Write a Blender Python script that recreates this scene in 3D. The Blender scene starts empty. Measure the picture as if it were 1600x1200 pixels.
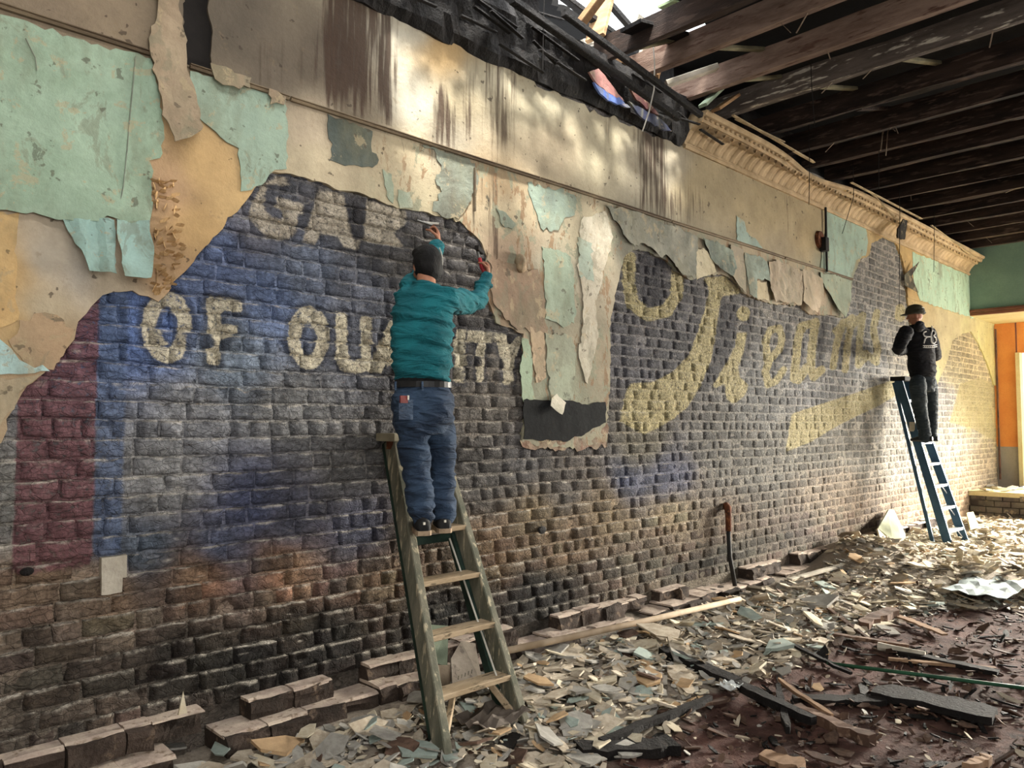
import bpy, bmesh, math, random
import numpy as np
from mathutils import Vector, Matrix
from mathutils.geometry import delaunay_2d_cdt

SC = bpy.context.scene
COL = SC.collection
random.seed(7)
RNG = np.random.default_rng(7)

# ------------------------------------------------------------------ camera
D, H = 4.15, 1.80                      # metres from the painted wall, eye height
ALPHA, PITCH, FPX = math.radians(45.74), math.radians(2.958), 1200.0
CAM = np.array([0.0, -D, H])
FWD = np.array([math.cos(ALPHA)*math.cos(PITCH), math.sin(ALPHA)*math.cos(PITCH), math.sin(PITCH)])
RGT = np.array([math.sin(ALPHA), -math.cos(ALPHA), 0.0])
UPV = np.cross(RGT, FWD)
cd = bpy.data.cameras.new('camera'); cam = bpy.data.objects.new('camera', cd); COL.objects.link(cam)
cd.sensor_fit = 'HORIZONTAL'; cd.sensor_width = 36.0; cd.lens = 36.0*FPX/1600.0
cd.clip_start = 0.05; cd.clip_end = 300
cam.matrix_world = Matrix(((RGT[0], UPV[0], -FWD[0], CAM[0]), (RGT[1], UPV[1], -FWD[1], CAM[1]),
                           (RGT[2], UPV[2], -FWD[2], CAM[2]), (0, 0, 0, 1)))
SC.camera = cam
SC.view_settings.view_transform = 'Standard'; SC.view_settings.look = 'None'
SC.view_settings.gamma = 1.0; SC.view_settings.use_curve_mapping = False
SC.view_settings.exposure = 0.3
SC.cycles.use_denoising = True
SC.cycles.max_bounces = 8; SC.cycles.diffuse_bounces = 5

# ------------------------------------------------------------------ daylight and an added fill
W = bpy.data.worlds.new('overcast_sky'); SC.world = W; W.use_nodes = True
W.node_tree.nodes['Background'].inputs['Color'].default_value = (0.93, 0.96, 1.0, 1)
W.node_tree.nodes['Background'].inputs['Strength'].default_value = 2.6
def area(name, loc, target, sx, sy, power, color):
    l = bpy.data.lights.new(name, 'AREA'); l.shape = 'RECTANGLE'; l.size = sx; l.size_y = sy
    l.energy = power; l.color = color
    o = bpy.data.objects.new(name, l); COL.objects.link(o); o.location = loc
    o.rotation_euler = (Vector(target)-Vector(loc)).to_track_quat('-Z', 'Y').to_euler()
    return o
area('daylight_shop_window', (15.2, -7.9, 2.7), (11.5, 0, 1.2), 3.4, 2.4, 520, (1.0, 0.94, 0.83))
area('daylight_front_window', (-0.2, -7.9, 3.1), (1.6, 0, 1.2), 4.2, 2.2, 165, (1.0, 0.97, 0.92))
eo = area('daylight_end_opening', (17.6, -4.0, 2.6), (13.4, -3.2, 0.0), 3.4, 1.8, 1900, (1.0, 0.94, 0.82)); eo.data.spread = math.radians(85)
area('daylight_roof_hole', (4.3, -0.9, 6.9), (4.3, -0.55, 4.0), 2.8, 1.4, 140, (0.97, 0.98, 1.0))
area('overhead_fill', (1.7, -2.3, 5.28), (1.7, -1.6, 0.0), 2.4, 1.0, 120, (1.0, 0.97, 0.92))  # added overhead fill lamp under the closed roof boards; no skylight is built
sl = bpy.data.lights.new('sun', 'SUN'); sl.energy = 16.0; sl.angle = math.radians(7.0); sl.color = (1.0, 0.96, 0.88)
so = bpy.data.objects.new('sun', sl); COL.objects.link(so)
SUN_DIR = Vector((0.16, 0.36, -1.0)).normalized()
so.rotation_euler = SUN_DIR.to_track_quat('-Z', 'Y').to_euler(); so.location = (4, -2, 12)

# ------------------------------------------------------------------ projection helpers (pixel of the 1600x1200 frame <-> place)
def ray(px, py):
    return (px-800.0)/FPX*RGT + (600.0-py)/FPX*UPV + FWD
def on_y(px, py, y=0.0):
    d = ray(px, py); t = (y+D)/d[1]; return CAM + t*d
def on_z(px, py, z=0.0):
    d = ray(px, py); t = (z-H)/d[2]; return CAM + t*d
def on_x(px, py, x):
    d = ray(px, py); t = x/d[0]; return CAM + t*d
def proj(P):
    P = np.asarray(P, float) - CAM
    w = P@FWD
    return 800+FPX*(P@RGT)/w, 600-FPX*(P@UPV)/w, w
def wallxz(pts, y=0.0):
    return [tuple(on_y(a, b, y)[[0, 2]]) for a, b in pts]

# ------------------------------------------------------------------ noise
def _hash(ix, iy, iz, seed):
    n = (ix.astype(np.int64)*374761393 + iy.astype(np.int64)*668265263 + iz.astype(np.int64)*2147483647 + seed*974711) & 0xffffffff
    n = ((n ^ (n >> 13))*1274126177) & 0xffffffff
    n = (n ^ (n >> 16)) & 0xffff
    return n/65535.0
def vnoise(x, y, z=0.0, seed=0):
    x = np.asarray(x, float); y = np.asarray(y, float)+0*x; z = np.asarray(z, float)+0*x
    ix, iy, iz = np.floor(x), np.floor(y), np.floor(z)
    fx, fy, fz = x-ix, y-iy, z-iz
    fx = fx*fx*(3-2*fx); fy = fy*fy*(3-2*fy); fz = fz*fz*(3-2*fz)
    r = 0
    for dx in (0, 1):
        for dy in (0, 1):
            for dz in (0, 1):
                r = r + _hash(ix+dx, iy+dy, iz+dz, seed)*(fx if dx else 1-fx)*(fy if dy else 1-fy)*(fz if dz else 1-fz)
    return r-0.5
def fbm(x, y, z=0.0, seed=0, oct=3):
    r = 0; a = 1.0
    for k in range(oct):
        r = r + a*vnoise(np.asarray(x)*2**k, np.asarray(y)*2**k, np.asarray(z)*2**k, seed+k); a *= 0.5
    return r

# ------------------------------------------------------------------ colour
def lin(c):
    if isinstance(c, str):
        c = c.lstrip('#'); c = [int(c[i:i+2], 16)/255 for i in (0, 2, 4)]
    return tuple((v/12.92 if v <= 0.04045 else ((v+0.055)/1.055)**2.4) for v in c)
def desat(h, k):
    c = [int(h[i:i+2], 16) for i in (0, 2, 4)]; g = .3*c[0]+.59*c[1]+.11*c[2]
    return '%02x%02x%02x' % tuple(int(max(0, min(255, g+(v-g)*k))) for v in c)
def lin4(c): return (*lin(c), 1.0)

# ------------------------------------------------------------------ node helpers
def new_mat(name, rough=0.9, metallic=0.0):
    m = bpy.data.materials.new(name); m.use_nodes = True
    b = m.node_tree.nodes['Principled BSDF']
    b.inputs['Roughness'].default_value = rough; b.inputs['Metallic'].default_value = metallic
    b.inputs['Specular IOR Level'].default_value = 0.25
    return m, b
def nd(m, typ, ins=None, **props):
    n = m.node_tree.nodes.new(typ)
    for k, v in props.items(): setattr(n, k, v)
    for k, v in (ins or {}).items():
        s = n.inputs[k]
        if isinstance(v, bpy.types.NodeSocket): m.node_tree.links.new(v, s)
        else: s.default_value = v
    return n
def mth(m, op, a, b=0.0, clamp=False):
    return nd(m, 'ShaderNodeMath', {0: a, 1: b}, operation=op, use_clamp=clamp).outputs[0]
def mixc(m, f, a, b, blend='MIX'):
    n = nd(m, 'ShaderNodeMix', data_type='RGBA', blend_type=blend)
    for k, v in ((0, f), (6, a), (7, b)):
        if isinstance(v, bpy.types.NodeSocket): m.node_tree.links.new(v, n.inputs[k])
        else: n.inputs[k].default_value = v
    return n.outputs[2]
def noise(m, vec, scale, detail=4.0, rough=0.6, dist=0.0):
    return nd(m, 'ShaderNodeTexNoise', {'Vector': vec, 'Scale': scale, 'Detail': detail, 'Roughness': rough, 'Distortion': dist}).outputs[0]
def maprange(m, v, a, b, c=0.0, d=1.0, smooth=True):
    return nd(m, 'ShaderNodeMapRange', {'Value': v, 'From Min': a, 'From Max': b, 'To Min': c, 'To Max': d},
              interpolation_type='SMOOTHSTEP' if smooth else 'LINEAR').outputs[0]
def bump(m, b, h, strength=0.5, dist=0.01):
    n = nd(m, 'ShaderNodeBump', {'Height': h, 'Strength': strength, 'Distance': dist})
    m.node_tree.links.new(n.outputs[0], b.inputs['Normal'])
def out(m, b, col): m.node_tree.links.new(col, b.inputs['Base Color'])
def position(m): return nd(m, 'ShaderNodeNewGeometry').outputs['Position']
def objcoord(m): return nd(m, 'ShaderNodeTexCoord').outputs['Object']
def scaled(m, vec, s):
    return nd(m, 'ShaderNodeMapping', {'Vector': vec, 'Scale': s}).outputs[0]

def grain_mat(name, c1, c2, scale=6, rough=0.9, bumps=0.4, bscale=60, coord='obj', stretch=(1, 1, 1), metallic=0, c3=None, rand=0.0, bd=0.006):
    m, b = new_mat(name, rough, metallic)
    v = objcoord(m) if coord == 'obj' else position(m)
    v = scaled(m, v, stretch)
    n1 = noise(m, v, scale, 5, 0.65)
    f = maprange(m, n1, 0.33, 0.67)
    col = mixc(m, f, lin4(c1), lin4(c2))
    if c3:
        n3 = noise(m, v, scale*2.7, 4, 0.6)
        col = mixc(m, maprange(m, n3, 0.55, 0.66), col, lin4(c3))
    n2 = noise(m, v, bscale, 4, 0.7)
    col = mixc(m, 0.5, col, mixc(m, n2, (0.35, 0.35, 0.35, 1), (1, 1, 1, 1)), 'MULTIPLY')
    if rand:
        r = nd(m, 'ShaderNodeObjectInfo').outputs['Random']
        g = maprange(m, r, 0, 1, 1-rand, 1+rand, False)
        col = mixc(m, 1.0, col, nd(m, 'ShaderNodeCombineXYZ', {0: g, 1: g, 2: g}).outputs[0], 'MULTIPLY')
    out(m, b, col)
    bump(m, b, n2, bumps, bd)
    return m

# ------------------------------------------------------------------ object helpers
ORG = {}
def link(o, parent=None, label=None, cat=None, group=None, kind=None):
    COL.objects.link(o)
    if parent is not None: o.parent = parent
    if label: o['label'] = label
    if cat: o['category'] = cat
    if group: o['group'] = group
    if kind: o['kind'] = kind
    return o
def empty(name, loc=(0, 0, 0), label=None, cat=None, group=None, kind=None, rotz=0.0):
    o = bpy.data.objects.new(name, None); o.location = loc; o.rotation_euler = (0, 0, rotz)
    o.empty_display_size = 0.1
    ORG[o] = np.array(loc, float)
    return link(o, None, label, cat, group, kind)
def mk(name, V, F, mat, parent=None, label=None, cat=None, group=None, kind=None, smooth=False, attrs=None, loc=None):
    """one mesh object; V in world space (parents are unrotated)"""
    V = np.asarray(V, float)
    o0 = ORG.get(parent, np.zeros(3)) if parent is not None else np.zeros(3)
    oo = np.array(loc, float) if loc is not None else o0
    me = bpy.data.meshes.new(name)
    me.from_pydata((V-oo).tolist(), [], [tuple(int(i) for i in f) for f in F])
    if attrs:
        for k, (typ, arr) in attrs.items():
            a = me.attributes.new(k, typ, 'POINT')
            a.data.foreach_set('color' if typ == 'FLOAT_COLOR' else ('vector' if typ == 'FLOAT_VECTOR' else 'value'), np.ascontiguousarray(arr, np.float32).ravel())
    if mat is not None: me.materials.append(mat)
    if smooth: me.polygons.foreach_set('use_smooth', [True]*len(me.polygons))
    me.update()
    o = bpy.data.objects.new(name, me); o.location = oo-o0
    ORG[o] = oo
    return link(o, parent, label, cat, group, kind)

class MB:
    """collects shapes for ONE mesh"""
    def __init__(s): s.V = []; s.F = []
    def add(s, V, F):
        n = len(s.V); s.V.extend([tuple(map(float, v)) for v in V]); s.F.extend([tuple(i+n for i in f) for f in F]); return s
    def box(s, c, size, R=None):
        c = np.array(c, float); h = np.array(size, float)/2
        v = np.array([[x, y, z] for x in (-1, 1) for y in (-1, 1) for z in (-1, 1)])*h
        if R is not None: v = v@np.array(R).T
        return s.add(v+c, [(0, 1, 3, 2), (4, 6, 7, 5), (0, 4, 5, 1), (2, 3, 7, 6), (0, 2, 6, 4), (1, 5, 7, 3)])
    def bar(s, a, b, w, h, up=(0, 0, 1), bev=0.0):
        a = np.array(a, float); b = np.array(b, float); d = b-a; L = np.linalg.norm(d); d = d/L
        sd = np.cross(d, np.array(up, float)); sd /= np.linalg.norm(sd); u = np.cross(sd, d)
        if bev <= 0: bev = min(w, h)*0.12
        pr = [(-w/2+bev, -h/2), (w/2-bev, -h/2), (w/2, -h/2+bev), (w/2, h/2-bev), (w/2-bev, h/2), (-w/2+bev, h/2), (-w/2, h/2-bev), (-w/2, -h/2+bev)]
        V = [a+sd*p+u*q for p, q in pr]+[b+sd*p+u*q for p, q in pr]
        F = [(i, (i+1) % 8, 8+(i+1) % 8, 8+i) for i in range(8)]+[tuple(range(7, -1, -1)), tuple(range(8, 16))]
        return s.add(V, F)
    def tube(s, pts, rad, n=10, cap=True, flat=None):
        pts = [np.array(p, float) for p in pts]; m = len(pts)
        if not hasattr(rad, '__len__'): rad = [rad]*m
        V = []; prev = None
        for i, p in enumerate(pts):
            t = pts[min(i+1, m-1)]-pts[max(i-1, 0)]; t /= (np.linalg.norm(t)+1e-9)
            if prev is None:
                a = np.array((0, 0, 1.0)) if abs(t[2]) < 0.9 else np.array((1.0, 0, 0))
                u = np.cross(t, a)
            else: u = prev-t*np.dot(prev, t)
            u /= np.linalg.norm(u); prev = u; w = np.cross(t, u)
            r = rad[i]; r1, r2 = r if hasattr(r, '__len__') else (r, r)
            for k in range(n):
                an = 2*math.pi*k/n; V.append(p+u*math.cos(an)*r1+w*math.sin(an)*r2)
        F = [(i*n+k, i*n+(k+1) % n, (i+1)*n+(k+1) % n, (i+1)*n+k) for i in range(m-1) for k in range(n)]
        if cap: F += [tuple(range(n-1, -1, -1)), tuple(range((m-1)*n, m*n))]
        return s.add(V, F)
    def loft(s, secs, n=20):
        """secs: (centre, axis_u, axis_v) vectors already scaled"""
        V = []
        for c, u, v in secs:
            for k in range(n):
                a = 2*math.pi*k/n; V.append(np.array(c)+np.array(u)*math.cos(a)+np.array(v)*math.sin(a))
        m = len(secs)
        F = [(i*n+k, i*n+(k+1) % n, (i+1)*n+(k+1) % n, (i+1)*n+k) for i in range(m-1) for k in range(n)]
        F += [tuple(range(n-1, -1, -1)), tuple(range((m-1)*n, m*n))]
        return s.add(V, F)
    def ball(s, c, r, n=12, R=None):
        r = np.array(r, float)*np.ones(3); V = []; c = np.array(c, float)
        for i in range(1, n):
            th = math.pi*i/n
            for k in range(2*n):
                ph = math.pi*k/n; V.append(np.array((math.sin(th)*math.cos(ph), math.sin(th)*math.sin(ph), math.cos(th)))*r)
        V += [np.array((0, 0, r[2])), np.array((0, 0, -r[2]))]
        V = np.array(V)
        if R is not None: V = V@np.array(R).T
        m = 2*n; F = [(i*m+k, i*m+(k+1) % m, (i+1)*m+(k+1) % m, (i+1)*m+k) for i in range(n-2) for k in range(m)]
        t = (n-1)*m
        F += [(t, (k+1) % m, k) for k in range(m)]+[(t+1, (n-2)*m+k, (n-2)*m+(k+1) % m) for k in range(m)]
        return s.add(V+c, F)
    def build(s, name, mat, parent=None, **kw): return mk(name, s.V, s.F, mat, parent, **kw)

# ------------------------------------------------------------------ 2-D helpers
def jag(pts, amp, seg, closed=True, seed=1):
    r = random.Random(seed); o = []
    n = len(pts)
    for i in range(n if closed else n-1):
        a = np.array(pts[i], float); b = np.array(pts[(i+1) % n], float); L = np.linalg.norm(b-a)
        k = max(1, int(L/seg)); d = (b-a)/max(L, 1e-6); nn = np.array((-d[1], d[0]))
        o.append(tuple(a))
        for j in range(1, k):
            o.append(tuple(a+(b-a)*(j+r.uniform(-.3, .3))/k+nn*r.gauss(0, amp)))
    if not closed: o.append(tuple(pts[-1]))
    return o
def sd_poly(X, Y, poly):
    """signed distance, positive inside"""
    X = np.asarray(X, float); Y = np.asarray(Y, float)
    d2 = np.full(X.shape, 1e18); ins = np.zeros(X.shape, bool)
    n = len(poly)
    for i in range(n):
        ax, ay = poly[i]; bx, by = poly[(i+1) % n]
        ex, ey = bx-ax, by-ay; wx, wy = X-ax, Y-ay
        t = np.clip((wx*ex+wy*ey)/(ex*ex+ey*ey+1e-12), 0, 1)
        d2 = np.minimum(d2, (wx-ex*t)**2+(wy-ey*t)**2)
        if ay != by:
            c = ((ay > Y) != (by > Y)) & (X < (bx-ax)*(Y-ay)/(by-ay)+ax)
            ins ^= c
    return np.where(ins, 1, -1)*np.sqrt(d2)
def sd_line(X, Y, pts, w):
    d2 = np.full(np.asarray(X).shape, 1e18)
    for i in range(len(pts)-1):
        ax, ay = pts[i]; bx, by = pts[i+1]; ex, ey = bx-ax, by-ay; wx, wy = X-ax, Y-ay
        t = np.clip((wx*ex+wy*ey)/(ex*ex+ey*ey+1e-12), 0, 1)
        d2 = np.minimum(d2, (wx-ex*t)**2+(wy-ey*t)**2)
    return w-np.sqrt(d2)
def triangulate(loops, step, inside, seed=3):
    """CDT of closed loops plus a jittered inner grid; inside(x, y) -> keep mask on triangle centres"""
    r = np.random.default_rng(seed); P = []; E = []
    for lp in loops:
        n0 = len(P); P += [tuple(p) for p in lp]; E += [(n0+i, n0+(i+1) % len(lp)) for i in range(len(lp))]
    A = np.array(P); x0, y0 = A.min(0); x1, y1 = A.max(0)
    xs = [x0]
    while xs[-1] < x1: xs.append(xs[-1]+(step(xs[-1]) if callable(step) else step))
    G = []
    for x in xs:
        s = step(x) if callable(step) else step
        ys = np.arange(y0, y1, s)
        G.append(np.stack([x+r.uniform(-.3, .3, len(ys))*s, ys+r.uniform(-.3, .3, len(ys))*s], 1))
    G = np.concatenate(G); G = G[(inside(G[:, 0], G[:, 1]))]
    P += [tuple(g) for g in G]
    vo, eo, fo, *_ = delaunay_2d_cdt([Vector(p) for p in P], E, [], 0, 1e-5)
    V = np.array([(v.x, v.y) for v in vo]); T = np.array([f for f in fo if len(f) == 3])
    c = V[T].mean(1)
    T = T[inside(c[:, 0], c[:, 1])]
    u, inv = np.unique(T, return_inverse=True)
    return V[u], inv.reshape(-1, 3)
def boundary_edges(T):
    cnt = {}
    for t in T:
        for a, b in ((t[0], t[1]), (t[1], t[2]), (t[2], t[0])):
            k = (min(a, b), max(a, b)); cnt.setdefault(k, []).append((a, b))
    return [v[0] for v in cnt.values() if len(v) == 1]
def rbf(px, py, pts, s=26.0):
    num = 0; den = 0
    for x, y, c in pts:
        w = 1.0/((px-x)**2+(py-y)**2+s*s)**2
        num = num+w[:, None]*np.array(lin(c))[None]; den = den+w
    return num/den[:, None]
# ================================================================== THE PAINTED WALL
wall = empty('wall_back', (0, 0, 0), 'long brick side wall with faded painted lettering and torn plaster', 'wall', kind='structure')
XEND = float(on_y(1555, 640)[0])
RAIL_A, RAIL_B = on_y(0, 14), on_y(1327, 438)
RAILZ = float((RAIL_A[2]+RAIL_B[2])/2)
CORN_Z = 4.53

# ---- where the plaster has come off (pixel outline of the hole, then in wall metres)
E_PX = [(-70, 735), (0, 692), (8, 655), (20, 638), (32, 615), (62, 587), (90, 566), (102, 545), (114, 531), (117, 514), (140, 480), (158, 462), (175, 457),
        (215, 462), (245, 472), (262, 455), (276, 434), (300, 410), (330, 372), (368, 332), (402, 288), (425, 270), (452, 273), (495, 285), (520, 297),
        (560, 303), (582, 311), (602, 321), (625, 327), (650, 331), (690, 341), (715, 346), (735, 365), (750, 382), (758, 402), (755, 440), (764, 480),
        (772, 505), (800, 515), (815, 522), (816, 560), (813, 600), (818, 640), (812, 690), (840, 697), (900, 700), (944, 690), (950, 600), (950, 500),
        (960, 450), (972, 402), (986, 391), (1005, 393), (1035, 406), (1055, 425), (1075, 438), (1100, 432), (1120, 430), (1140, 436), (1160, 460),
        (1200, 475), (1246, 478), (1262, 492), (1290, 492), (1314, 497), (1325, 470), (1330, 430), (1340, 406), (1354, 400), (1359, 380), (1378, 370),
        (1395, 378), (1405, 400), (1412, 430), (1415, 462), (1419, 500), (1428, 545), (1445, 588), (1462, 602), (1478, 562), (1486, 532), (1500, 522),
        (1515, 518), (1526, 536), (1541, 570), (1551, 602)]
E_W = jag(wallxz(E_PX), 0.007, 0.035, closed=False, seed=5)
E_W += [(XEND+0.3, E_W[-1][1]), (XEND+0.3, -0.2), (-0.6, -0.2), (-0.6, E_W[0][1])]
E_XY = np.array(E_W)

# ---- paint map of the sign
BASE = [(5, 800, '6c6c68'), (330, 400, '4a5c86'), (420, 470, '4c618c'), (350, 560, '566478'), (470, 420, '5c6880'), (560, 470, '525a74'), (235, 520, '405c98'),
        (300, 640, '6a6e78'), (450, 650, '646669'), (250, 750, '6c6e72'), (540, 720, '5c5a5a'), (450, 810, '444a66'), (380, 790, '3c4a7a'), (210, 860, '3f5070'),
        (330, 860, '40507a'), (560, 830, '3c4364'), (450, 300, '484a54'), (500, 330, '484850'), (560, 340, '504c4a'), (650, 400, '545050'), (720, 480, '504c4c'), (400, 350, '5e6070'),
        (760, 620, '625c54'), (760, 740, '4e4a49'), (880, 770, '585250'), (820, 730, '4c4a50'),
        (40, 930, '75604a'), (150, 940, '7a6048'), (300, 905, '7c5a3c'), (450, 890, '78563a'), (600, 900, '664c34'), (750, 870, '745638'), (850, 800, '7c6440'),
        (900, 840, '70583c'), (1050, 790, '84704a'), (1050, 850, '6a5844'), (950, 800, '7a6342'), (640, 860, '5f4a38'),
        (60, 1010, '5c5044'), (150, 1030, '564a40'), (300, 990, '463c32'), (450, 960, '4c3c2e'), (500, 1000, '2a2622'), (700, 960, '221f1c'), (850, 930, '2a2623'), (100, 1110, '443c34'), (400, 1050, '2c2723'),
        (950, 900, '52463a'), (1050, 885, '50483a'), (1150, 870, '524a3c'), (1120, 830, '604f3e'), (1220, 850, '5c4e40'),
        (1000, 570, '4c4e60'), (1010, 440, '47464e'), (1060, 540, '484a58'), (1120, 700, '5e5c5a'), (1000, 700, '665e4c'), (990, 748, '38456e'), (1040, 748, '3a4570'),
        (1200, 620, '5f6064'), (1280, 620, '6c6e76'), (1250, 700, '686660'), (1180, 720, '66645e'), (1340, 700, '807d78'), (1340, 560, '73747a'), (1380, 430, '7c7872'), (1300, 780, '7a6a56'),
        (1250, 830, '60534a'), (1390, 720, '8a8276'), (1450, 700, '8c8880'), (1500, 600, 'a89a68'), (1530, 560, 'b09a66'), (1500, 690, '9a9488'), (1530, 730, 'a08a64'), (1480, 780, 'a07c58'),
        (1380, 810, '806a56'), (1420, 800, '94765a'), (1470, 620, '908c94'), (1540, 650, 'b0a060')]
def tone(x, y, c):
    r, g, b = (int(c[i:i+2], 16) for i in (0, 2, 4)); v = lambda k, m=1.0: desat(dim(c, m), k)
    if b > r: return v(.68, 1.08) if x < 560 and y < 640 else (v(.46, 1.05) if x < 620 else v(.55 if b > r+30 else .28))
    return v(.62, 1.02 if x < 620 else .92)
def dim(c, k): return '%02x%02x%02x' % tuple(min(255, int(int(c[i:i+2], 16)*k)) for i in (0, 2, 4))
BASE = [(x, y, tone(x, y, c)) for x, y, c in BASE]
def cr(pts, ox, oy, s): return [(ox+x/s, oy+y/s) for x, y in pts]
def ell(cx, cy, rx, ry, n=28, rot=0.0):
    return [(cx+rx*math.cos(a)*math.cos(rot)-ry*math.sin(a)*math.sin(rot), cy+rx*math.cos(a)*math.sin(rot)+ry*math.sin(a)*math.cos(rot)) for a in [2*math.pi*k/n for k in range(n)]]
CREAM = [  # (outline, hole)
    (ell(260, 511, 40, 57), ell(260.5, 512, 16.5, 32)),
    (cr([(620, 110), (890, 145), (885, 240), (725, 232), (725, 330), (840, 350), (838, 450), (722, 440), (718, 655), (610, 645)], 200, 440, 5), None),
    (ell(480.5, 528, 32.5, 50), ell(481, 530, 12.3, 26)),
    (cr([(365, 180), (440, 195), (437, 440), (470, 490), (518, 475), (520, 205), (585, 215), (580, 470), (550, 545), (490, 562), (400, 545), (365, 480)], 430, 440, 3.902), None),
    (cr([(560, 548), (690, 240), (765, 240), (860, 600), (790, 592), (770, 510), (672, 500), (650, 562)], 430, 440, 3.902), None),
    (cr([(900, 270), (965, 275), (965, 520), (1050, 530), (1050, 605), (900, 595)], 430, 440, 3.902), None),
    (cr([(1092, 290), (1152, 292), (1150, 622), (1090, 615)], 430, 440, 3.902), None),
    (cr([(1162, 295), (1320, 308), (1320, 378), (1274, 372), (1274, 618), (1226, 612), (1226, 370), (1162, 365)], 430, 440, 3.902), None),
    (cr([(1332, 315), (1402, 312), (1430, 405), (1465, 335), (1512, 335), (1448, 500), (1445, 632), (1385, 628), (1385, 500)], 430, 440, 3.902), None),
]
FAINT = [cr([(60, 690), (110, 540), (230, 300), (340, 190), (560, 220), (610, 340), (560, 370), (420, 300), (320, 310), (260, 400), (250, 520), (270, 640), (330, 720), (480, 760),
         (490, 640), (400, 580), (400, 460), (750, 545), (745, 680), (660, 690), (650, 900), (600, 980), (420, 1000), (230, 920), (100, 760)], 380, 250, 8),
    cr([(950, 350), (1230, 430), (1360, 960), (1430, 1010), (1420, 1130), (1230, 1090), (1190, 960), (960, 920), (900, 1060), (730, 1020)], 380, 250, 8),
         cr([(515, 40), (690, 90), (700, 150), (640, 190), (690, 260), (600, 250), (500, 235)], 400, 300, 3)]
YEL_P = [cr([(590, 240), (720, 230), (830, 330), (700, 350), (670, 540), (640, 720), (570, 890), (500, 1000), (400, 1080), (250, 1160), (100, 1080), (130, 940), (160, 860),
             (300, 850), (420, 790), (510, 690), (560, 560), (600, 430), (630, 320)], 940, 370, 3.75),
         ell(1161, 490, 10.5, 12),
         cr([(790, 560), (850, 560), (830, 680), (800, 760), (805, 820), (860, 870), (840, 930), (770, 980), (730, 950), (720, 860), (660, 890), (650, 870), (740, 720), (780, 640)], 940, 370, 3.75),
         cr([(585, 885), (750, 830), (1000, 750), (1200, 680), (1290, 650), (1290, 760), (1150, 840), (1000, 910), (850, 990), (720, 1070), (545, 1140), (560, 1040)], 1100, 440, 4.285),
         [(1483, 660), (1500, 600), (1530, 590), (1556, 600), (1556, 690), (1520, 670)]]
YEL_L = [([(983, 402), (981, 440), (987, 474), (1012, 492), (1040, 486), (1056, 462), (1060, 415)], 10),
         (cr([(420, 520), (410, 400), (440, 325), (500, 310), (520, 370), (505, 450), (440, 520), (410, 600), (425, 690), (480, 665), (530, 590)], 1100, 440, 4.285), 5.6),
         (cr([(740, 275), (650, 300), (625, 400), (612, 540), (600, 650), (630, 660), (680, 580)], 1100, 440, 4.285), 6.5),
         (cr([(745, 270), (722, 420), (712, 560), (730, 640), (785, 590)], 1100, 440, 4.285), 6.5),
         (cr([(930, 270), (885, 420), (862, 570)], 1100, 440, 4.285), 5.5),
         (cr([(880, 330), (990, 240), (962, 400), (942, 590)], 1100, 440, 4.285), 5.5),
         (cr([(985, 300), (1062, 225), (1040, 380), (1032, 560), (1085, 500)], 1100, 440, 4.285), 5.5),
         (cr([(1155, 205), (1130, 320), (1160, 450), (1150, 540), (1080, 480)], 1100, 440, 4.285), 5.5),
         (cr([(1312, 185), (1310, 235)], 1100, 440, 4.285), 8)]
DARK_P = [cr([(700, 360), (800, 400), (785, 600), (725, 760), (620, 890), (585, 860), (640, 720), (670, 540)], 940, 370, 3.75),
          cr([(400, 20), (500, 30), (500, 220), (440, 200)], 400, 300, 3)]
DARK_L = [(cr([(560, 300), (555, 440), (470, 540), (450, 600)], 1100, 440, 4.285), 4), (cr([(800, 280), (775, 420), (770, 560), (800, 620)], 1100, 440, 4.285), 4.5),
          (cr([(650, 400), (640, 540)], 1100, 440, 4.285), 5), (cr([(925, 420), (905, 570)], 1100, 440, 4.285), 4), (cr([(1010, 400), (990, 570)], 1100, 440, 4.285), 4),
          (cr([(860, 440), (840, 700)], 940, 370, 3.75), 6), ([(1019, 410), (1019, 460)], 19)]
RED_X = (float(on_y(22, 780)[0]), float(on_y(148, 720)[0])); BLUE_X1 = float(on_y(192, 720)[0])
STRIPE_Z0 = float(on_y(100, 888)[2]); BLUE_Z0 = float(on_y(170, 872)[2])
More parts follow.
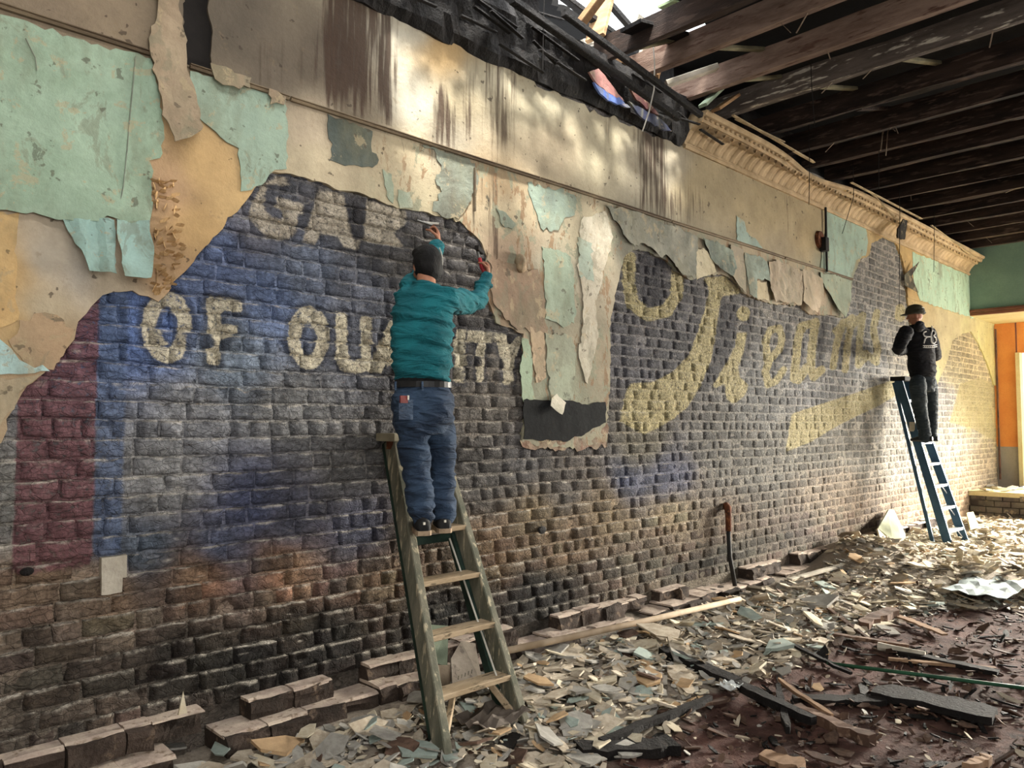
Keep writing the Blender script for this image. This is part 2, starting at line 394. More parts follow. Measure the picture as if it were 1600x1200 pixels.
def paint(V):
    """attributes of the painted masonry at points V (n,3)"""
    P = V.copy(); P[:, 1] = 0
    px, py, w = proj(P); k = w/FPX
    nz = fbm(V[:, 0]*2.2, V[:, 2]*2.2, 0, 11, 3)
    base = rbf(px+nz*30, py+fbm(V[:, 0]*3, V[:, 2]*3, 4, 12, 2)*22, BASE)
    cream = np.full(len(V), -1e3)
    for o, h in CREAM:
        s = sd_poly(px, py, o)
        if h: s = np.minimum(s, -sd_poly(px, py, h))
        cream = np.maximum(cream, s)
    yel = np.full(len(V), -1e3)
    for p in YEL_P: yel = np.maximum(yel, sd_poly(px, py, p))
    for p, hw in YEL_L: yel = np.maximum(yel, sd_line(px, py, p, hw))
    dark = np.full(len(V), -1e3)
    for p in DARK_P: dark = np.maximum(dark, sd_poly(px, py, p))
    for p, hw in DARK_L: dark = np.maximum(dark, sd_line(px, py, p, hw))
    red = np.minimum(np.minimum(V[:, 0]-RED_X[0], RED_X[1]-V[:, 0]), (V[:, 2]-STRIPE_Z0)*0.4)
    blue = np.minimum(np.minimum(V[:, 0]-RED_X[1], BLUE_X1-V[:, 0]), (V[:, 2]-BLUE_Z0)*0.4)
    fa = np.full(len(V), -1e3)
    for p in FAINT: fa = np.maximum(fa, sd_poly(px, py, p))
    base = base*np.array((1.02, 1.0, .97))[None]
    soot = np.maximum(sd_poly(px, py, [(250, 1000), (440, 955), (640, 925), (760, 905), (905, 882), (918, 930), (860, 955), (780, 985), (640, 1020), (420, 1075), (260, 1110), (180, 1090)]), sd_poly(px, py, [(1040, 880), (1150, 848), (1260, 818), (1262, 838), (1160, 872), (1045, 900)]))
    soot = 1/(1+np.exp(-(soot+14*nz)/7)); base = base*(1-.62*soot)[:, None]
    cl = lambda a: np.clip(a, -0.5, 0.5)
    return {'base': base, 'sd1': np.stack([cl(cream*k), cl(yel*k), cl(dark*k)], 1), 'sd2': np.stack([cl(red), cl(blue), cl(fa*k)], 1)}
def paint_attrs(a, n):
    return {'base': ('FLOAT_COLOR', np.concatenate([a['base'], np.ones((n, 1))], 1)), 'sd1': ('FLOAT_VECTOR', a['sd1']), 'sd2': ('FLOAT_VECTOR', a['sd2'])}

def sign_material(name, mortar=False):
    m, b = new_mat(name, 0.92)
    pos = position(m)
    at = lambda n, o: nd(m, 'ShaderNodeAttribute', attribute_name=n).outputs[o]
    base = at('base', 'Color')
    s1 = nd(m, 'ShaderNodeSeparateXYZ', {0: at('sd1', 'Vector')}); s2 = nd(m, 'ShaderNodeSeparateXYZ', {0: at('sd2', 'Vector')})
    n1 = noise(m, pos, 7, 6, 0.7); n2 = noise(m, pos, 45, 5, 0.7); n3 = noise(m, pos, 24, 3, 0.6, 0.6)
    wob = mth(m, 'MULTIPLY', mth(m, 'SUBTRACT', n3, 0.5), 0.022)
    def mask(sd, soft=0.006, add=0.0): return maprange(m, mth(m, 'ADD', mth(m, 'ADD', sd, wob), add), -soft, soft)
    wear = maprange(m, n2, 0.30, 0.46)                       # where the paint still sticks
    col = base
    if mortar: col = nd(m, 'ShaderNodeVectorMath', {0: base, 1: (1.55, 1.5, 1.42), 2: (.03, .028, .024)}, operation='MULTIPLY_ADD').outputs[0]
    g = maprange(m, n1, 0.25, 0.75, 0.62, 1.5, False)
    col = mixc(m, 1.0, col, nd(m, 'ShaderNodeCombineXYZ', {0: g, 1: g, 2: g}).outputs[0], 'MULTIPLY')
    raw = mixc(m, 0.35, col, lin4('4a4038'))
    k = mth(m, 'MULTIPLY', wear, 0.9)
    col = mixc(m, mth(m, 'MULTIPLY', mask(s1.outputs[0], 0.014, 0.026), mth(m, 'MULTIPLY', wear, 0.62)), col, lin4('2c2e38'))
    col = mixc(m, mth(m, 'MULTIPLY', mask(s1.outputs[2], 0.02), mth(m, 'MULTIPLY', wear, 0.6)), col, lin4('25252d'))
    col = mixc(m, mth(m, 'MULTIPLY', mask(s2.outputs[2], 0.02, 0.03), mth(m, 'MULTIPLY', wear, 0.45)), col, lin4('2c2e36'))
    col = mixc(m, mth(m, 'MULTIPLY', mask(s2.outputs[2], 0.010), mth(m, 'MULTIPLY', wear, 0.8)), col, lin4('b0a694'))
    col = mixc(m, mth(m, 'MULTIPLY', mask(s2.outputs[0]), k), col, mixc(m, n1, lin4('53363a'), lin4('7e565a')))
    col = mixc(m, mth(m, 'MULTIPLY', mask(s2.outputs[1], 0.01), mth(m, 'MULTIPLY', wear, 0.75)), col, mixc(m, n1, lin4('364462'), lin4('62728e')))
    col = mixc(m, mth(m, 'MULTIPLY', mask(s1.outputs[0]), mth(m, 'MULTIPLY', wear, 0.86)), col, mixc(m, n1, lin4('a49a84'), lin4('cec6ae')))
    col = mixc(m, mth(m, 'MULTIPLY', mask(s1.outputs[1], 0.01), mth(m, 'MULTIPLY', wear, 0.78)), col, mixc(m, n1, lin4('8f845c'), lin4('b8ac80')))
    spots = maprange(m, noise(m, pos, 19, 2, 0.5), 0.69, 0.73)
    col = mixc(m, mth(m, 'MULTIPLY', spots, 0.5), col, raw)
    # plaster dust caught on ledges
    nz = nd(m, 'ShaderNodeSeparateXYZ', {0: nd(m, 'ShaderNodeNewGeometry').outputs['Normal']}).outputs[2]
    dust = mth(m, 'MULTIPLY', maprange(m, nz, 0.35, 0.8), maprange(m, n1, 0.38, 0.6))
    col = mixc(m, mth(m, 'MULTIPLY', dust, 0.7), col, lin4('c4bcae'))
    f = mixc(m, 0.75, col, mixc(m, maprange(m, n2, 0.3, 0.7), (0.42, 0.42, 0.42, 1), (1.25, 1.25, 1.25, 1)), 'MULTIPLY')
    out(m, b, f)
    crk = nd(m, 'ShaderNodeTexVoronoi', {'Vector': scaled(m, pos, (14, 14, 30)), 'Scale': 1.0}, feature='DISTANCE_TO_EDGE').outputs[0]
    hgt = mth(m, 'ADD', mth(m, 'MULTIPLY', n2, 0.6), mth(m, 'ADD', n3, mth(m, 'MULTIPLY', maprange(m, crk, 0.0, 0.06), 0.25)))
    bump(m, b, hgt, 1.0, 0.022)
    return m
M_SIGN = sign_material('painted_brick'); M_MORTAR = sign_material('painted_mortar', True)

# ---- mortar bed
MX = [-0.4]
while MX[-1] < XEND+0.2: MX.append(MX[-1]+0.03+0.004*MX[-1])
MZ = np.arange(-0.15, 4.95, 0.032)
gx, gz = np.meshgrid(MX, MZ, indexing='ij')
V = np.stack([gx.ravel(), 0.010-0.011*np.clip((gx.ravel()-3)/4, 0, 1)+0.018*(1-.65*np.clip((gx.ravel()-3)/4, 0, 1))*fbm(gx.ravel()*6, gz.ravel()*9, 0, 31, 4), gz.ravel()], 1)
nx_, nz_ = len(MX), len(MZ)
F = [(i*nz_+j, (i+1)*nz_+j, (i+1)*nz_+j+1, i*nz_+j+1) for i in range(nx_-1) for j in range(nz_-1)]
mk('mortar_bed', V, F, M_MORTAR, wall, smooth=True, attrs=paint_attrs(paint(V), len(V)))

# ---- bricks
COURSE = 0.0962; Z_REF = 1.724
rows = range(int((0.22-Z_REF)/COURSE), int((4.62-Z_REF)/COURSE)+1)
cells = []
for r in rows:
    z0 = Z_REF+r*COURSE; x = 0.25-random.uniform(0, 0.25)
    while x < XEND:
        L = random.choice((0.245, 0.25, 0.255, 0.24, 0.26, 0.125, 0.19, 0.25)) if r % 5 else random.choice((0.125, 0.13, 0.12, 0.25))
        cells.append((x, z0, L)); x += L
cx = np.array([c[0]+c[2]/2 for c in cells]); cz = np.array([c[1]+COURSE/2 for c in cells])
keep = sd_poly(cx, cz, E_W) > -0.11
HOLES = [(on_y(176, 897), 0.075), (on_y(42, 893), 0.03), (on_y(847, 828), 0.05)]     # a lost brick and put-log holes
for h, r in HOLES[:1]: keep &= ~((abs(cx-h[0]) < 0.09) & (abs(cz-h[2]) < 0.05))
cells = [c for c, k in zip(cells, keep) if k]
ppx, ppy, pw = proj(np.array([(c[0]+c[2]/2, 0, c[1]+COURSE/2) for c in cells]))
# projected area; off-frame ones last
area_px = np.array([c[2] for c in cells])/pw**2.0*np.where((ppx > -12) & (ppx < 1612) & (ppy > -5) & (ppy < 1205), 1, 0)
order = np.argsort(-area_px); single = set(order[:300].tolist())
U_, VV_, ID_, PRM = [], [], [], []; sl_ = []; allF = []; n0 = 0
for i, (x0, z0, L) in enumerate(cells):
    fine = i in single; rr = random.Random(i*13+1)
    nx = max(4, int(L/0.0155)) if fine else max(3, int(L/0.036)); nz = 7 if fine else 4
    u, v = np.meshgrid(np.linspace(0, 1, nx+1), np.linspace(0, 1, nz+1), indexing='ij')
    U_.append(u.ravel()); VV_.append(v.ravel()); k = (nx+1)*(nz+1); m = nz+1
    allF.append([(p*m+q, (p+1)*m+q, (p+1)*m+q+1, p*m+q+1) for p in range(nx) for q in range(nz)])
    sl_.append((n0, n0+k)); n0 += k; ID_.append(np.full(k, i))
    PRM.append((x0, z0, L, nx, nz, rr.random()**1.4, rr.gauss(0, .014), rr.gauss(.07, .07), 1.0 if fine else .7))
u = np.concatenate(U_); v = np.concatenate(VV_); ID = np.concatenate(ID_); x0, z0, L, nxa, nza, r1, t1, t2, kz = np.array(PRM)[ID].T
far = np.clip((x0-3.5)/4.0, 0, 1); nf = 1-0.55*far; g = 0.004
edge = (u < 1e-6) | (u > 1-1e-6) | (v < 1e-6) | (v > 1-1e-6); ring = ~edge; du = 1/nxa; dv = 1/nza
uu = np.where(ring & (np.abs(u-du) < 1e-6), du*0.38, np.where(ring & (np.abs(u-1+du) < 1e-6), 1-du*0.38, u))
vv = np.where(ring & (np.abs(v-dv) < 1e-6), dv*0.42, np.where(ring & (np.abs(v-1+dv) < 1e-6), 1-dv*0.42, v))
X = x0+g+uu*(L-2*g); Z = z0+g+vv*(COURSE-2*g)
row = 0.012*vnoise(X*1.1, z0*2, 3, 41)
n = fbm(X*13, Z*24, ID*0.37, 51, 4); rg = np.abs(fbm(X*9+Z*7, Z*26, ID*1.7, 57, 3))
Y = -(0.006+0.014*r1)*nf-0.022*nf*n-0.020*nf*(0.18-np.clip(rg, 0, 0.3))
Y = Y+np.clip(fbm(X*7, Z*9, ID*2.1, 63, 2)-0.24, 0, 1)*0.07*nf          # chipped faces
Y = Y+(u-0.5)*L*t1*nf+(v-0.5)*COURSE*t2*nf
Y = np.where(edge, 0.016-0.008*far, Y)
BV = np.stack([X+fbm(X*22, Z*22, ID*0.9, 43, 2)*0.010, Y, Z+row+fbm(X*16, Z*26, ID*0.5, 47, 3)*0.011*kz], 1)
csd = sd_poly(np.array([c[0]+c[2]/2 for c in cells]), np.array([c[1]+COURSE/2 for c in cells]), E_W)
chk = np.nonzero((csd < 0.2)[ID])[0]          # bricks that run on under the plaster keep behind it
hid = sd_poly(BV[chk, 0], BV[chk, 2], E_W) < 0.02
BV[chk, 1] = np.where(hid, np.maximum(BV[chk, 1], -0.012), BV[chk, 1])
BA = paint(BV)
for i in range(len(cells)):          # every brick has its own tone, stronger low down where the paint is gone
    a, b = sl_[i]; rr = random.Random(i*7+3)
    low = np.clip((ppy[i]-800)/90, 0, 1) if ppx[i] < 1000 else np.clip((ppy[i]-770)/60, 0, 1)
    t = rr.gauss(1, 0.13+0.08*low)
    hue = np.array([1+low*rr.uniform(-.05, .16), 1+low*rr.uniform(-.05, .05), 1-low*rr.uniform(0, .08)])
    BA['base'][a:b] *= np.clip(t, 0.6, 1.5)*hue[None]
for i in order[:300]:
    a, b = sl_[i]
    mk('brick', BV[a:b], allF[i], M_SIGN, wall, attrs=paint_attrs({k: v[a:b] for k, v in BA.items()}, b-a), smooth=True)
rest = [i for i in range(len(cells)) if i not in single]
rv = []; rf = []; idx = []; n0 = 0
for i in rest:
    a, b = sl_[i]; idx.append(np.arange(a, b)); rf += [tuple(q+n0 for q in f) for f in allF[i]]; n0 += b-a
idx = np.concatenate(idx)
o = mk('brick_field', BV[idx], rf, M_SIGN, wall, attrs=paint_attrs({k: v[idx] for k, v in BA.items()}, len(idx)), smooth=True)
o['kind'] = 'stuff'

# ================================================================== PLASTER
PL = [(20, 420, 'd8b070'), (60, 400, 'cfc0a8'), (130, 420, 'd2c6b4'), (170, 440, 'ccb898'), (60, 480, 'd0bc98'), (60, 520, 'b89868'), (20, 510, 'd6b070'), (20, 560, 'c8a878'), (10, 620, 'c4a880'), (60, 560, 'c4a078'),
      (260, 300, 'caa072'), (330, 260, 'd6ac6c'), (380, 320, 'd8b070'), (250, 400, 'c89c6c'), (300, 350, 'd4a868'),
      (480, 200, 'c8b494'), (490, 260, 'd4c29a'), (620, 240, 'c4b08a'), (640, 310, 'd0bf96'), (720, 290, 'b8a684'), (680, 320, 'c8b890'),
      (770, 290, 'b0946c'), (790, 330, 'c8b48c'), (790, 400, 'b49878'), (800, 470, '9c7c5c'), (830, 550, 'b09474'), (850, 500, '9a9a80'), (880, 420, 'b8b094'), (920, 380, 'c4b690'), (920, 440, 'b4a488'), (930, 560, 'b0a080'), (870, 600, '94987c'),
      (1000, 380, '8a8874'), (1060, 420, '8c8a78'), (1120, 410, 'a89878'), (1200, 440, 'b8a684'), (1270, 460, 'b8a080'), (1310, 440, '98a084'), (1230, 390, 'b4a07c'),
      (1420, 430, 'cba25e'), (1480, 520, 'cdbb88'), (1530, 530, 'd0c480'), (1400, 390, 'd2aa64'), (1550, 560, 'd0c070'),
      # frieze, its left part darkened to paint in shade
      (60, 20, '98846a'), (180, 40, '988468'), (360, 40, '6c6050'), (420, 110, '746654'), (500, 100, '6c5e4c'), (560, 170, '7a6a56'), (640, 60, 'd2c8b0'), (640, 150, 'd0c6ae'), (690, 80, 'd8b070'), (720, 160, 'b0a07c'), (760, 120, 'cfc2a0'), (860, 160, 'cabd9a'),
      (860, 230, 'b8a684'), (950, 240, 'cabd98'), (1020, 260, 'b8ac92'), (1100, 290, 'bca77c'), (1200, 340, 'bea87a'), (1260, 380, 'bea474'), (700, 220, 'a89c84')]
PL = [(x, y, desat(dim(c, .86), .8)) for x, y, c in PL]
def stain(px, py):
    s = np.zeros(len(px))
    for x, w, y0, y1, a in ((560, 34, -200, 165, 1.0), (520, 22, -200, 150, .7), (605, 12, -200, 190, .9), (430, 90, 60, 140, .25), (690, 14, 140, 230, .75), (712, 20, 160, 215, .6), (735, 12, 40, 200, .35), (775, 18, 60, 230, .55),
                            (800, 7, 80, 230, .6), (860, 10, 110, 190, .2), (950, 8, 150, 260, .3), (1012, 14, 180, 300, .65), (1032, 8, 185, 310, .7), (1000, 30, 200, 260, .3), (1075, 10, 215, 280, .3), (1230, 5, 290, 380, .35),
                            (770, 9, 255, 420, .7), (745, 8, 255, 340, .5), (700, 30, 235, 280, .45), (1040, 60, 300, 345, .6)):
        s += a*np.exp(-((px-x)/w)**2)/(1+np.exp(-(py-y0)/8))/(1+np.exp((py-y1)/14))
    return np.clip(s, 0, 1)
def plaster_material():
    m, b = new_mat('old_plaster', 0.85)
    pos = position(m)
    base = nd(m, 'ShaderNodeAttribute', attribute_name='base').outputs['Color']
    st = nd(m, 'ShaderNodeAttribute', attribute_name='stain').outputs['Fac']
    n1 = noise(m, pos, 3.5, 6, 0.65); n2 = noise(m, pos, 40, 5, 0.7); ns = noise(m, scaled(m, pos, (26, 26, 1.4)), 1.0, 4, 0.6)
    g = maprange(m, n1, 0.25, 0.75, 0.72, 1.22, False)
    col = mixc(m, 1.0, base, nd(m, 'ShaderNodeCombineXYZ', {0: g, 1: g, 2: g}).outputs[0], 'MULTIPLY')
    col = mixc(m, maprange(m, noise(m, pos, 11, 6, 0.7), 0.6, 0.7, 0, 0.4), col, lin4('7a6a52'))
    sm = maprange(m, mth(m, 'ADD', mth(m, 'MULTIPLY', st, 0.9), mth(m, 'MULTIPLY', mth(m, 'SUBTRACT', ns, 0.52), 2.6)), 0.1, 0.8)
    sm = mth(m, 'MULTIPLY', sm, maprange(m, st, 0.02, 0.3))
    col = mixc(m, mth(m, 'MULTIPLY', sm, 0.92), col, mixc(m, ns, lin4('140f0c'), lin4('4a3628')))
    mo = nd(m, 'ShaderNodeAttribute', attribute_name='mottle').outputs['Fac']
    q1 = noise(m, scaled(m, pos, (1, 1, .6)), 5.5, 7, 0.68, .6); q2 = noise(m, scaled(m, nd(m, 'ShaderNodeMapping', {'Vector': pos, 'Location': (7, 3, 5)}).outputs[0], (1.2, 1, .5)), 6.5, 7, 0.7, .4)
    col = mixc(m, mth(m, 'MULTIPLY', maprange(m, q1, .535, .56), mth(m, 'MULTIPLY', mo, .8)), col, mixc(m, n2, lin4('6c6f5e'), lin4('93937c')))
    col = mixc(m, mth(m, 'MULTIPLY', maprange(m, q2, .56, .58), mth(m, 'MULTIPLY', mo, .85)), col, mixc(m, n2, lin4('6a5440'), lin4('94785a')))
    col = mixc(m, mth(m, 'MULTIPLY', maprange(m, q1, .38, .34), mth(m, 'MULTIPLY', mo, .8)), col, lin4('3a3830'))
    pit = maprange(m, noise(m, pos, 17, 2, 0.5), 0.70, 0.73)
    col = mixc(m, mth(m, 'MULTIPLY', pit, 0.7), col, lin4('3c3228'))
    col = mixc(m, 0.4, col, mixc(m, n2, (0.5, 0.5, 0.5, 1), (1.2, 1.2, 1.2, 1)), 'MULTIPLY')
    out(m, b, col)
    bump(m, b, mth(m, 'ADD', n2, mth(m, 'MULTIPLY', n1, 2.0)), 0.5, 0.008)
    return m
M_PLASTER = plaster_material()
FRIEZE_TOP = 4.6
SLOT = wallxz([(288, -60), (328, -60), (325, 20), (331, 40), (329, 112), (290, 100), (286, 60)], -0.03)
SLOT = jag(SLOT, 0.004, 0.03, seed=9)
top_pts = jag([(-0.6, FRIEZE_TOP), (2.8, FRIEZE_TOP), (4.0, 4.50), (5.2, 4.47), (6.4, 4.52), (XEND, FRIEZE_TOP)], 0.02, 0.07, closed=False, seed=12)
outer = list(top_pts)+[(XEND, 0.4), (-0.6, 0.4)]
zr = RAILZ
rail_line = [(-0.6, zr), (XEND, zr)]
step_ = lambda x: 0.035+0.0045*max(x, 0)
def plaster_piece(name, lo, hi, y, label):
    def inside(x, z):
        i = (sd_poly(x, z, E_W) < 0) & (sd_poly(x, z, outer) > 0) & (z > lo(x)) & (z < hi(x)) & (x > -0.6) & (x < XEND)
        return i & (sd_poly(x, z, SLOT) < 0)
    band = [(-0.6, lo(0)), (XEND, lo(0)), (XEND, hi(0)), (-0.6, hi(0))]
    loops = [E_W, band, SLOT]
    if hi(0) > 4: loops.append(outer)
    V2, T = triangulate(loops, step_, inside)
    n = len(V2); x, z = V2[:, 0], V2[:, 1]
    yy = y-0.006*fbm(x*1.5, z*1.5, 0, 61, 3)-0.0025*fbm(x*14, z*14, 0, 67, 2)
    Vf = np.stack([x, yy, z], 1)
    be = boundary_edges(T)
    ring = sorted({a for e in be for a in e}); mp = {a: n+i for i, a in enumerate(ring)}
    Vb = Vf[ring].copy(); Vb[:, 1] = 0.012
    V = np.concatenate([Vf, Vb])
    F = [tuple(t) for t in T]+[(b, a, mp[a], mp[b]) for a, b in be]
    px, py, w = proj(V)
    nn = fbm(V[:, 0]*3, V[:, 2]*3, 0, 71, 3)
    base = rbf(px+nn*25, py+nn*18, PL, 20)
    return mk(name, V, F, M_PLASTER, wall, label=label, smooth=False,
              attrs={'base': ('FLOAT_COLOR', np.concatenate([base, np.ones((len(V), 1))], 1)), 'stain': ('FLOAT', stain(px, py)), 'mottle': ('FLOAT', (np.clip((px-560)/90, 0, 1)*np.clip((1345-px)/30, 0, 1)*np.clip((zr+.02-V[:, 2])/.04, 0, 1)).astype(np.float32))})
plaster_piece('plaster', lambda x: 0.4+0*x, lambda x: zr+0*x, -0.026, 'torn cream and tan plaster below the picture rail')
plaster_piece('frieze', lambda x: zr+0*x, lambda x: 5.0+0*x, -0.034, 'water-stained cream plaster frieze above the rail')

# ---- thin layers of paper and paint on the plaster
_sm = {}
def sheet_mat(c, c2=None, sc=5):
    k = (c, c2, sc)
    if k not in _sm:
        m, b = new_mat('paper_'+c+'_'+(c2 or ''), 0.8); pos = position(m)
        c, c2 = desat(c, .72), desat(c2 or c, .72)
        n1 = noise(m, pos, sc*.6, 6, .65, .4); n2 = noise(m, pos, 42, 5, .75); n3 = noise(m, scaled(m, pos, (1, 1, .45)), 3.2, 5, .65); n4 = noise(m, pos, 14, 3, .55)
        col = mixc(m, maprange(m, n1, .32, .68), lin4(c), lin4(c2))
        col = mixc(m, maprange(m, n3, .44, .72, 0, .55), col, lin4('6c6a54'))
        q1 = noise(m, scaled(m, pos, (1, 1, .55)), 6.0, 7, .68, .6); q2 = noise(m, nd(m, 'ShaderNodeMapping', {'Vector': pos, 'Location': (4, 1, 9)}).outputs[0], 7.5, 7, .7, .4)
        col = mixc(m, maprange(m, q1, .56, .60, 0, .42), col, lin4('767460'))
        col = mixc(m, maprange(m, q2, .585, .60, 0, .5), col, lin4('a89878'))
        col = mixc(m, maprange(m, q2, .36, .33, 0, .6), col, lin4('4c4a3e'))
        col = mixc(m, maprange(m, n4, .66, .70, 0, .6), col, lin4('4a4034'))
        col = mixc(m, .55, col, mixc(m, n2, (.5, .5, .5, 1), (1.15, 1.15, 1.15, 1)), 'MULTIPLY')
        out(m, b, col); bump(m, b, mth(m, 'ADD', mth(m, 'MULTIPLY', n2, .5), mth(m, 'MULTIPLY', n1, 2.0)), .6, .012)
        _sm[k] = m
    return _sm[k]
def sheet(name, pts, c, c2=None, off=0.034, th=0.004, amp=0.006, seg=0.03, curl=None, label=None, seed=1, step=0.03, wave=0.003, sc=5, smooth=True, mat=None):
    lp = jag(jag(wallxz(pts, -off), amp*1.8, seg*3.2, seed=seed+100), amp, seg, seed=seed)
    st = step*(1+0.12*max(0, np.mean([p[0] for p in lp])-2))
    V2, T = triangulate([lp], st, lambda x, z: sd_poly(x, z, lp) > 0, seed)
    x, z = V2[:, 0], V2[:, 1]
    px, py, w = proj(np.stack([x, np.full_like(x, -off), z], 1))
    yo = -off-wave*2*np.abs(fbm(x*5, z*5, seed, 81, 3))
    dx = np.zeros_like(x); dz = np.zeros_like(x)
    if curl is not None:
        r = curl(px, py)
        if isinstance(r, tuple): yo = yo-r[0]; dz = r[1]; dx = r[2] if len(r) > 2 else dx
        else: yo = yo-r
    n = len(V2); A = np.stack([x+dx, yo, z+dz], 1); B = A.copy(); B[:, 1] += th
    V = np.concatenate([A, B]); be = boundary_edges(T)
    F = [tuple(t) for t in T]+[(t[2]+n, t[1]+n, t[0]+n) for t in T]+[(b, a, a+n, b+n) for a, b in be]
    return mk(name, V, F, mat or sheet_mat(c, c2, sc), wall, label=label, smooth=False)
M_TAR = grain_mat('black_tar', '08090a', '121415', 9, .95, .5, 30, coord='pos', c3='1c1e1e')
M_VOID = grain_mat('dark_void', '14110f', '1e1a17', 5, .9, .3, 30, coord='pos')
clip0 = lambda v: np.clip(v, 0, None)
# big mint sheet with its two curling tails
sheet('wallpaper_sheet', [(-40, 10), (0, 22), (40, 32), (70, 47), (120, 60), (236, 91), (242, 115), (250, 155), (256, 205), (250, 247), (233, 251), (232, 345), (98, 345), (60, 336), (0, 329), (-40, 325)], '93b092', '86a486', seed=3, wave=0.006,
      curl=lambda px, py: 0.02*clip0((py-240)/100)**2, label='large mint green painted sheet hanging loose')
sheet('wallpaper_flap', [(98, 343), (178, 344), (178, 382), (173, 400), (172, 432), (150, 428), (131, 427), (127, 408), (112, 372)], '98c0b4', '86b0a4', off=0.055, seed=4, amp=0.004, wave=0.008,
      curl=lambda px, py: (0.09*clip0((py-343)/90)**1.3+0.012*np.sin(px*0.16), 0*px), label='turquoise tail of the loose sheet curling forward')
sheet('wallpaper_flap', [(181, 344), (232, 345), (232, 398), (222, 439), (181, 437)], '98c0b4', '8cb6aa', off=0.055, seed=5, amp=0.003, wave=0.004,
      curl=lambda px, py: (0.11*clip0((py-343)/90)**1.3+0.02*((px-206)/26)**2, 0*px), label='turquoise tail of the loose sheet curling forward')
sheet('wallpaper_sheet', [(297, 111), (370, 130), (447, 155), (448, 264), (425, 269), (414, 285), (400, 291), (376, 299), (373, 232), (344, 214), (312, 185), (304, 150)], '88a28c', '90aa92', seed=6, label='smaller mint green sheet below the rail')
sheet('plaster_strip', [(246, 0), (236, -20), (284, -20), (288, 50), (292, 100), (301, 135), (310, 182), (308, 208), (296, 216), (288, 221), (276, 224), (263, 228), (256, 190), (246, 140), (236, 88), (232, 60)], 'ab9170', '8f775a', off=0.06, th=0.008, seed=7, wave=0.01,
      curl=lambda px, py: 0.05*clip0((py-120)/100)+0.04*clip0((py-190)/40), label='tan paper strip hanging down over the rail')
sheet('paint_patch', [(-30, 525), (0, 530), (18, 545), (30, 562), (55, 575), (78, 580), (40, 584), (-30, 586)], '9cc8c4', 'b2dcd8', off=0.032, seed=8)
sheet('paint_patch', [(-30, 330), (30, 332), (26, 380), (24, 440), (28, 500), (0, 512), (-30, 515)], 'dcae64', 'c89c58', off=0.031, seed=9)
sheet('paint_patch', [(30, 500), (70, 488), (100, 500), (118, 515), (105, 540), (90, 562), (60, 580), (40, 570), (20, 545)], 'c09c70', 'ac8a62', off=0.029, th=.003, seed=10, amp=.016)
sheet('paint_patch', [(0, 590), (50, 588), (70, 582), (30, 612), (22, 640), (5, 655), (-20, 690), (-30, 600)], 'cbb48e', 'bfa47a', off=0.034, seed=11, wave=0.008)
sheet('plaster_strip', [(329, 98), (352, 104), (392, 122), (388, 140), (362, 136), (346, 134), (335, 124)], 'a08868', '8a7458', off=0.062, th=.006, seed=51, curl=lambda px, py: 0.02*clip0((py-115)/20))
sheet('plaster_strip', [(421, 138), (447, 152), (444, 164), (432, 160), (422, 163)], 'a08868', '8a7458', off=0.062, th=.006, seed=52)
for q, pts in enumerate(([(212, 88), (208, 130), (203, 180), (199, 230), (193, 290), (182, 344)], [(40, 60), (55, 90), (58, 110)])):
    MB().tube([on_y(a, b, -0.045) for a, b in pts], .0035, 5).build('paper_seam', M_VOID if q == 5 else sheet_mat('62685a', '8a9a84'), wall)
# mould and old green paint
sheet('paint_patch', [(512, 178), (552, 192), (582, 205), (580, 230), (592, 250), (582, 262), (545, 258), (515, 250), (520, 225), (512, 205)], '3c463e', '57635a', off=0.030, seed=12, amp=0.009)
sheet('paint_patch', [(598, 264), (612, 272), (614, 318), (604, 306)], '94a488', '7c8c74', off=0.031, seed=13)
sheet('paint_patch', [(622, 296), (640, 300), (645, 325), (625, 326)], '8c9a80', 'a8a88c', off=0.031, seed=14)
sheet('paint_patch', [(660, 228), (700, 240), (742, 255), (740, 300), (728, 326), (716, 342), (690, 338), (676, 330), (690, 300), (680, 280), (690, 258)], '7c8674', '5f5c4c', off=0.030, seed=15, amp=0.012)
sheet('paint_patch', [(775, 325), (790, 332), (806, 350), (800, 358), (785, 352)], '7f8a76', '6c7a68', off=0.031, seed=16)
sheet('paint_patch', [(825, 285), (862, 296), (900, 308), (898, 336), (882, 340), (872, 360), (862, 362), (845, 356), (835, 325)], '8ba08a', '74867a', off=0.031, seed=17, amp=0.012)
sheet('paint_patch', [(846, 385), (872, 390), (892, 402), (898, 440), (897, 505), (880, 512), (852, 498), (850, 440)], '93a68c', '84987e', off=0.031, seed=18, amp=0.008)
sheet('paint_patch', [(816, 528), (826, 530), (832, 560), (830, 600), (838, 625), (818, 628), (815, 600)], '90a684', '9cb290', off=0.030, seed=19)
sheet('paint_patch', [(852, 520), (895, 530), (900, 560), (895, 625), (862, 626), (856, 585)], '98a284', '878a70', off=0.030, seed=20, amp=0.008)
sheet('paint_patch', [(760, 390), (790, 410), (840, 420), (852, 470), (855, 520), (838, 520), (815, 515), (790, 500), (770, 470)], '97775a', '866a50', off=0.031, seed=21, amp=0.01, wave=0.006)
sheet('paint_patch', [(828, 510), (850, 520), (853, 590), (838, 598), (832, 560)], 'c0a078', 'ac8c66', off=0.031, seed=22)
sheet('paint_patch', [(908, 345), (945, 330), (958, 370), (944, 420), (930, 470), (935, 520), (918, 600), (905, 560), (912, 480), (903, 420)], 'c6bca2', 'b4a68c', off=0.031, seed=23, amp=0.008)
sheet('paint_patch', [(903, 370), (925, 380), (928, 440), (905, 430)], 'a9b8a4', '94a490', off=0.033, seed=24, amp=0.01)
